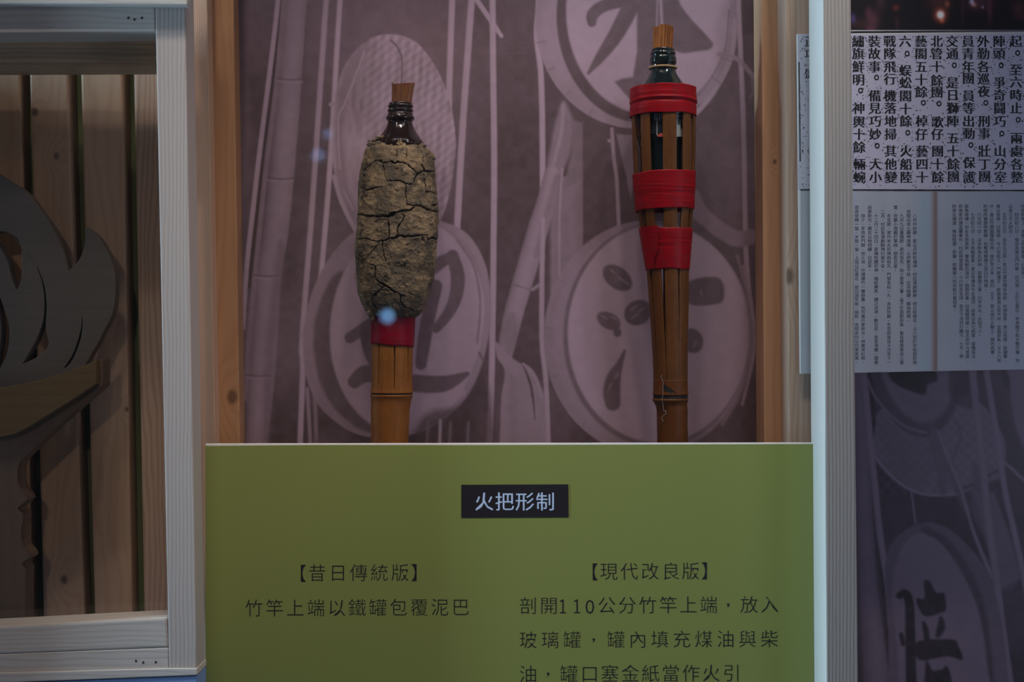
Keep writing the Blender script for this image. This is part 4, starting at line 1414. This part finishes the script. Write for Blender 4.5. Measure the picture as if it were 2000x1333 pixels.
on_label('grey_label_patch', [(1321.5, 1334.5, 218, 267)], M['label_grey'])
on_label('black_brush_mark', [(1323, 1333.5, 222, 224.5), (1326.5, 1329, 220, 234), (1323, 1333, 230, 232.5), (1324.5, 1327, 234, 244), (1329.5, 1334, 240, 252)], M['ink'], 53.25)
on_label('red_label_patch', [(1284, 1294.5, 262.5, 267), (1288, 1294.5, 260, 262.5)], M['label_red'])
on_label('red_label_patch', [(1244, 1248, 238, 267)], M['label_red'])
rows = []
rs = random.Random(4)
for x, ya, ye in ((1279, 222, 236), (1283.2, 222, 262), (1288, 222, 235), (1291.6, 222, 232)):
    y = ya
    while y < ye:
        h = 2.6
        rows += [(x - 1.1, x + 1.1, y, y + 0.7), (x - 1.1, x + 1.1, y + 1.3, y + 1.9), (x - 0.4, x + 0.4, y, y + h)]
        y += 3.6
on_label('print_on_label', rows, M['label_text'], 53.2)

# tan band under the bottle mouth
th = np.linspace(-math.pi, math.pi, 72, endpoint=False)
vs, fs = [], []
for i, a in enumerate(th):
    for j in range(8):
        b = j / 8 * 2 * math.pi
        rr = 26.2 + 2.2 * math.cos(b) * (1 + 0.12 * math.sin(a * 40))
        w = W(1294.6 + rr * math.sin(a), 133.2 + 2.2 * math.sin(b), TD)
        vs.append((w.x, TD - rr * math.cos(a) * TD / F, w.z))
for i in range(72):
    for j in range(8):
        fs.append([i * 8 + j, i * 8 + (j + 1) % 8, ((i + 1) % 72) * 8 + (j + 1) % 8, ((i + 1) % 72) * 8 + j])
mobj('rubber_band', vs, fs, M['band'], t2, True)

sheets('paper_plug', [(1275, 1283, 1274.5, 1285.5, 55.5, -9, 5), (1283, 1291.5, 1285, 1291.8, 50.6, -10, 3), (1284, 1292, 1286, 1293, 50.0, -7, 4),
                      (1291.5, 1296, 1292.2, 1297.5, 51.2, -11.5, 4), (1296.4, 1300.5, 1298.2, 1302.6, 50.6, -10.5, 4), (1300.8, 1305, 1303.0, 1307.4, 51.6, -10.2, 4),
                      (1305.2, 1309.2, 1307.8, 1311.4, 52.6, -9, 4), (1309.4, 1313, 1311.6, 1315, 54.5, -7, 4), (1278, 1312, 1278, 1313, 51.5, -2, 4), (1279, 1310, 1280, 1311, 53, 4, 4)],
       99, M['wick2'], t2)

# cobweb thread hanging on the node
def thread(name, pts, rad, mat, parent):
    vs, fs = [], []
    q = TD / F
    for i, (x, y, dz) in enumerate(pts):
        w = Vector(on_face(x, y, 1310.5, dz + 0.6))
        for j in range(4):
            a = j * math.pi / 2
            vs.append((w.x + rad * math.cos(a) * q, w.y + rad * math.sin(a) * q, w.z + rad * math.sin(a) * q * 0.5))
    for i in range(len(pts) - 1):
        for j in range(4):
            fs.append([i * 4 + j, i * 4 + (j + 1) % 4, (i + 1) * 4 + (j + 1) % 4, (i + 1) * 4 + j])
    return mobj(name, vs, fs, mat, parent)


thread('cobweb_thread', [(1295.5, 728, 33), (1291, 735, 33.5), (1295.5, 747, 34), (1294.5, 758, 35), (1295.5, 770, 35.6), (1293, 779, 35.6), (1294.5, 790, 34.5), (1296.5, 803, 33),
                         (1301, 803, 33), (1300.5, 809, 33), (1294, 813, 33), (1292, 817, 33), (1296, 824, 33)], 0.45, M['thread'], t2)
# ------------------------------------------------------------------ lettering
GL = {}


def glyph(ch, off, res=2):
    """outline of one character as flat triangles, em box centred on the origin, em = 1"""
    if (ch, off, res) in GL:
        return GL[(ch, off, res)]
    cu = bpy.data.curves.new('glyph', 'FONT')
    cu.body = ch
    cu.size = 1.0
    cu.resolution_u = res
    cu.offset = off
    cu.fill_mode = 'FRONT'
    o = bpy.data.objects.new('glyph', cu)
    COL.objects.link(o)
    dg = bpy.context.evaluated_depsgraph_get()
    me = bpy.data.meshes.new_from_object(o.evaluated_get(dg))
    v = np.array([(a.co.x, a.co.y) for a in me.vertices]) if len(me.vertices) else np.zeros((0, 2))
    f = [list(p.vertices) for p in me.polygons]
    bpy.data.objects.remove(o)
    bpy.data.curves.remove(cu)
    bpy.data.meshes.remove(me)
    if len(v):
        if ord(ch) > 0x3000:
            v = v - np.array([0.5 * EMW, 0.37])
        else:
            v = v - np.array([(v[:, 0].min() + v[:, 0].max()) / 2, 0.37])
    GL[(ch, off, res)] = (v, f)
    return GL[(ch, off, res)]


EMW = 0.94


def area_of(g):
    v, f = g
    t = 0.0
    for q in f:
        for i in range(1, len(q) - 1):
            a, b, c = v[q[0]], v[q[i]], v[q[i + 1]]
            t += abs((b[0] - a[0]) * (c[1] - a[1]) - (b[1] - a[1]) * (c[0] - a[0])) / 2
    return t


def thin_glyph(ch):
    """the lighter weight of the caption face: the outline drawn inward as far as it stays clean"""
    full = glyph(ch, 0.0)
    v, f = full
    cnt = {}
    for q in f:
        for a, b in zip(q, q[1:] + q[:1]):
            k = (min(a, b), max(a, b))
            cnt[k] = cnt.get(k, 0) + 1
    per = sum(float(np.hypot(*(v[a] - v[b]))) for (a, b), n in cnt.items() if n == 1)
    a0 = area_of(full)
    tri = [(v[q[0]], v[q[k]], v[q[k + 1]]) for q in f for k in range(1, len(q) - 1)]
    ta = np.array(tri)

    def inside(p):
        a, b, c = ta[:, 0], ta[:, 1], ta[:, 2]
        s1 = (b[:, 0] - a[:, 0]) * (p[1] - a[:, 1]) - (b[:, 1] - a[:, 1]) * (p[0] - a[:, 0])
        s2 = (c[:, 0] - b[:, 0]) * (p[1] - b[:, 1]) - (c[:, 1] - b[:, 1]) * (p[0] - b[:, 0])
        s3 = (a[:, 0] - c[:, 0]) * (p[1] - c[:, 1]) - (a[:, 1] - c[:, 1]) * (p[0] - c[:, 0])
        return bool((((s1 >= 0) & (s2 >= 0) & (s3 >= 0)) | ((s1 <= 0) & (s2 <= 0) & (s3 <= 0))).any())

    for off in (-0.009, -0.006, -0.004):
        for res in (2, 4, 8):
            gv, gf = glyph(ch, off, res)
            ok = [q for q in gf if inside(sum(gv[k] for k in q) / len(q)) and all(inside((gv[a] + gv[b]) / 2) for a, b in zip(q, q[1:] + q[:1]))]
            if abs(area_of((gv, ok)) - (a0 + off * per)) < 0.05 * a0:
                return gv, ok
    return full


def ring2(r0, r1, n=14):
    v = [(r * math.cos(2 * math.pi * i / n), r * math.sin(2 * math.pi * i / n)) for r in (r0, r1) for i in range(n)]
    return np.array(v), [[i, (i + 1) % n, n + (i + 1) % n, n + i] for i in range(n)]


def special(ch):
    if ch == '。':
        return ring2(0.062, 0.125)
    if ch == '1':
        return np.array([(-0.02, 0.33), (0.035, 0.33), (0.035, -0.28), (0.15, -0.28), (0.15, -0.335), (-0.15, -0.335), (-0.15, -0.28), (-0.03, -0.28), (-0.03, 0.24), (-0.14, 0.20), (-0.14, 0.26)]), [[2, 1, 0, 8, 7], [8, 0, 10, 9], [7, 6, 5, 4, 3, 2]]
    if ch == '，':
        return np.array([(-0.05, 0.07), (0.06, 0.08), (0.08, 0.0), (0.03, -0.1), (-0.06, -0.14), (0.0, -0.04), (-0.06, 0.0)]), [[0, 6, 5, 4, 3, 2, 1]]
    if ch == '、':
        return np.array([(-0.1, 0.1), (-0.04, 0.13), (0.1, -0.06), (0.04, -0.12)]), [[0, 3, 2, 1]]
    if ch == '；':
        a = np.array([(-0.06, 0.2), (0.06, 0.2), (0.06, 0.09), (-0.06, 0.09), (-0.06, -0.06), (0.06, -0.06), (0.06, -0.16), (-0.06, -0.26)])
        return a, [[3, 2, 1, 0], [7, 6, 5, 4]]
    return None


def lettering(name, chars, d, mat, parent, off=0.0, bold=0.0):
    """chars: (character, x px, y px, em px, em px vertical)"""
    parts = []
    for ch, x, y, ex, ey in chars:
        sp = special(ch)
        v, f = sp if sp else (thin_glyph(ch) if off == 'thin' else glyph(ch, off))
        if not len(v):
            continue
        k = d / F
        for s_ in ((-bold, 0.0), (bold, 0.00002), (0.0, 0.00004)) if (bold and not sp) else ((0.0, 0.0),):
            parts.append(([((x - 1000 + (p[0] + s_[0]) * ex) * k, d - s_[1], CZ - (y - 666.5 - p[1] * ey) * k) for p in v], f))
    vs, fs = bulk(parts)
    return mobj(name, vs, fs, mat, parent)


GT = 'thin'
# title and captions of the green panel
lettering('title_lettering', [(c, x, 980.5, 38.5, 38.5) for c, x in zip('火把形制', (944.5, 984.5, 1024, 1064))], 1.64412, M['title_white'], panel, 0.0, 0.006)
E1, E2 = 36.5, 36.5
lettering('left_heading', [('【', 580, 1121, E1, E2)] + [(c, x, 1120 - (x - 618) * 0.004, E1, E2) for c, x in zip('昔日傳統版', (618.5, 659, 699.5, 740, 780.5))] + [('】', 819, 1119.5, E1, E2)],
          1.64448, M['ink'], panel, GT)
lettering('left_caption', [(c, 495 + 40.35 * i, 1188.8 - 0.2 * i, E1, E2) for i, c in enumerate('竹竿上端以鐵罐包覆泥巴')], 1.64448, M['ink'], panel, GT)
lettering('right_heading', [('【', 1150, 1118, E1, E2)] + [(c, x, 1117 - (x - 1188) * 0.004, E1, E2) for c, x in zip('現代改良版', (1188, 1228, 1268.5, 1309, 1348))] + [('】', 1386, 1116, E1, E2)],
          1.64448, M['ink'], panel, GT)
lines = [[(c, x, 1184 - (x - 1030) * 0.005) for c, x in zip('剖開110公分竹竿上端，放入', (1030.5, 1071, 1099.5, 1127, 1152, 1184, 1224, 1264, 1304, 1343.5, 1383, 1422, 1462, 1502))],
         [(c, 1030.5 + 42.85 * i, 1251 - 0.2 * i) for i, c in enumerate('玻璃罐，罐內填充煤油與柴')],
         [(c, x, 1317.5 - (x - 1030) * 0.005) for c, x in zip('油，罐口塞金紙當作火引', (1030.5, 1070, 1110, 1150.5, 1190, 1230, 1269.5, 1309, 1348.5, 1388, 1428))]]
for ln in lines:
    lettering('right_caption', [(c, x, y + (1.5 if c in '110' else 0), E1 * (1.12 if c in '110' else 1.0), E2 * (1.12 if c in '110' else 1.0)) for c, x, y in ln], 1.64448, M['ink'], panel, GT)

# newspaper columns
BIG = [
    (1984, '起270 。345 至455 六535 時620 止705 。780 兩900 處985 各1070 整1155'),
    (1951.7, '陣270 頭350 。425 爭540 奇620 鬪705 巧790 。870 山985 分1070 室1155'),
    (1921, '外270 勤350 各435 巡515 夜595 。670 刑790 事870 壯985 丁1070 團1150'),
    (1891, '員270 青350 年435 團510 員625 等705 出790 動870 。945 保1060 護1155'),
    (1860, '交270 通350 。425 是540 日620 獅705 陣790 五900 十985 餘1070 團1150'),
    (1829.6, '北270 管350 十435 餘525 團600 。675 歌795 仔875 團985 十1070 餘1155'),
    (1799, '藝270 閣350 五435 十520 餘600 。670 棹790 仔875 藝985 四1070 十1155'),
    (1768, '六270 。350 蜈460 蚣540 閣625 十710 餘790 。865 火985 船1070 陸1155'),
    (1738, '戰270 隊350 飛435 行515 機625 落705 地790 掃875 其985 他1070 變1155'),
    (1708, '裝270 故350 事435 。505 備625 見705 巧790 妙875 。950 大1070 小1155'),
    (1676.5, '繡270 旗350 鮮435 明520 。590 神705 輿795 十875 餘960 輛1070 蜿1155'),
]
TDP = ND - 0.0001
for x, s in BIG:
    cs = []
    for tok in s.split():
        y = float(tok[1:]) / 3.333
        xx = x + (y - 200) * 0.009
        if tok[0] == '。':
            cs.append(('。', xx + 4.5, y, 40, 46))
        else:
            cs.append((tok[0], xx, y, 24.5, 24.5))
    lettering('newspaper_column', cs, TDP, M['ink'], news, 0.0, 0.034)
lettering('newspaper_column', [(c, 1581.5, y, 23.0, 23.0) for c, y in zip('正巧盛', (81, 106, 143))], TDP, M['ink'], news, 0.0, 0.022)


def ink_line(name, x0, y0, x1, y1, hw, parent, d=TDP, vert=False, seed=3):
    vs, fs = [], []
    n = 60
    for i in range(n + 1):
        t = i / n
        j = 0.5 * (vnoise(np.array([t * 60.0]), np.array([0.0]), 1.5, seed)[0] - 0.5)
        x, y = x0 + (x1 - x0) * t, y0 + (y1 - y0) * t
        for s in (-1, 1):
            h = hw * (1 + j * 0.7) * s
            vs.append(tuple(W(x + (h if vert else 0), y + (0 if vert else h), d)))
        if i:
            fs.append([2 * i - 2, 2 * i - 1, 2 * i + 1, 2 * i])
    return mobj(name, vs, fs, M['ink'], parent)


ink_line('printed_rule', 1563, 370.8, 2150, 373, 1.5, news)
ink_line('printed_rule', 1560.5, 121, 1563, 316, 1.3, news, vert=True, seed=5)

rs = random.Random(11)
vs, fs = [], []
for i in range(1900):
    x, y = rs.uniform(1564, 2140), rs.uniform(70, 366)
    if i > 1000:                                     # thicker between the columns
        x = 1692 + 30.8 * rs.randint(-4, 14) + rs.gauss(0, 3.5)
    if x < 1562:
        continue
    r = rs.choice((0.6, 0.8, 0.9, 1.0, 1.2, 1.5))
    k = len(vs)
    a0 = rs.uniform(0, 6)
    e = rs.uniform(0.6, 1.6)
    for j in range(6):
        a = j * math.pi / 3
        p, q = r * e * math.cos(a), r / e * math.sin(a)
        vs.append(tuple(W(x + p * math.cos(a0) - q * math.sin(a0), y + p * math.sin(a0) + q * math.cos(a0), TDP)))
    fs.append([k + 5 - j for j in range(6)])
sk = mobj('printed_speckle', vs, fs, M['ink'], news)
sk['kind'] = 'stuff'

LEFT = [
    (1786.6, 2, '八月中秋節，家以月餅祀福神；村莊演劇酬謝，倣古秋報也。斗六街於中秋節前後'),
    (1774.4, 0, '，夜間迎本土廟神遶境，火把數百千枝，往來絡繹，頗為熱鬧。'),
    (1761, 2, '九月九日重陽節，家祀祖先，俗少登高之會。童子於是節前後，製各樣風箏送入雲'),
    (1749, 0, '霄；夜繫小燈籠於箏線，朗若巨星。'),
    (1736, 2, '冬至節，家作米丸祀神與祖先，門窗各粘一丸，未詳所解。冬至前後自十月至十一'),
    (1724, 0, '、二月，村莊皆演劇酬神曰謝平安。'),
    (1711, 2, '十二月二十四日，家備牲醴祀神、燒紙輿馬，謂之送神。數日前，各家淨塵；謂歲'),
    (1698.5, 0, '將更新也。親友以物相饋，曰送年。'),
    (1685.5, 2, '除夕，家換新門聯、放火炮，所謂爆竹一聲除舊、桃符萬戶更新也。神案排紅柑，'),
    (1673, 0, '兩旁發粿一盤、米飯一盤，上插以紅春花，飯曰過年飯；候乾，合柑皮炒以代茶甚美。'),
]
RIGHT = [
    (1998, 0, '所禁物贈之；或贈以新娘轎履，曰插新。'),
    (1985.5, 2, '四月初八日，僧侶為佛沿門作歌，曰洗佛。又於立夏日，家食麵子和大麵作羹，俗'),
    (1973.5, 0, '以食之令人肥白。'),
    (1961.6, 2, '五月初五日，俗名五日節。家以竹葉包糯米為粽，所謂角黍；用以投贈。製繡囊，'),
    (1949.5, 0, '實以香屑，曰香袋，令小兒佩之。門懸蒲艾、飲雄黃酒以祓不祥，並避邪氣。又斗六街'),
    (1936.7, 0, '外，嘗以竹圈圍團結大炮，掛於竿之末，高四、五丈；眾以炮引火擊之，圈內炮響，'),
    (1924.6, 0, '則將所實銀物奪歸；如奪得錦標之狀曰打炮城。'),
    (1912.5, 2, '六月初一日，以米粉為丸祀神，取團圓之意；曰半年丸。此俗今少。'),
    (1899.5, 2, '七月初七日，士子為魁星宴。是日世傳為牛女渡河，巫家以為七娘宴，誓懺設法，'),
    (1887.6, 0, '鼓角喧譁；兒女多惑其術，實為解厄消災。臨期赴會，曰過關限度。俗尤尚中元普度，'),
    (1876, 0, '即佛家所謂盂蘭會也；村莊朔望皆祭。斗六街及各境，是月下浣共打醮六、七天。祭'),
    (1863.4, 0, '時燈火爛熳，陳設極豐；祭畢；將棚廠八柱米飯分餐孤老。'),
]
for cols, y0, pit, lean in ((LEFT, 405.6, 8.18, 0.0), (RIGHT, 403.4, 8.14, 0.006)):
    for x, r0, s in cols:
        lettering('book_column', [(c, x + lean * (i * pit), y0 + (r0 + i) * pit, 8.6, 8.3) for i, c in enumerate(s)], TDP, M['ink'], news, 0.0)

# ------------------------------------------------------------------ lamps of the room seen as soft reflections in the acrylic
def room_lamp(x, y, z, r, label, mat):
    o = thing('pendant_lamp', label, 'lamp', (x, y, z), 'small cool pendant lamps behind the camera')
    bm = bmesh.new()
    bmesh.ops.create_uvsphere(bm, u_segments=20, v_segments=12, radius=r)
    vs = [(v.co.x + x, v.co.y + y, v.co.z + z) for v in bm.verts]
    bm.verts.index_update()
    fs = [[v.index for v in f.verts] for f in bm.faces]
    bm.free()
    mobj('bulb', vs, fs, mat, o, True)
    vs = [(x + 0.006 * math.cos(a), y + 0.006 * math.sin(a), zz_) for zz_ in (z + r * 0.95, 3.0) for a in np.linspace(0, 2 * math.pi, 8, endpoint=False)]
    mobj('cord', vs, [[i, (i + 1) % 8, 8 + (i + 1) % 8, 8 + i] for i in range(8)], M['metal'], o)


PL = 1.6535
for px, py, yl_, r, mat, label in ((757, 618, -2.6, 0.030, M['lamp_blue'], 'bright blue-white pendant lamp in the room, lowest of the three'),
                                (622, 303, -2.6, 0.028, M['lamp_dim'], 'dim blue-white pendant lamp in the room, larger of the two upper ones'),
                                (640, 262, -2.6, 0.020, M['lamp_dim'], 'dim blue-white pendant lamp in the room, smallest and topmost of the three')):
    dist = PL + (PL - yl_)
    room_lamp((px - 1000) / F * dist, yl_, CZ - (py - 666.5) / F * dist, r, label, mat)
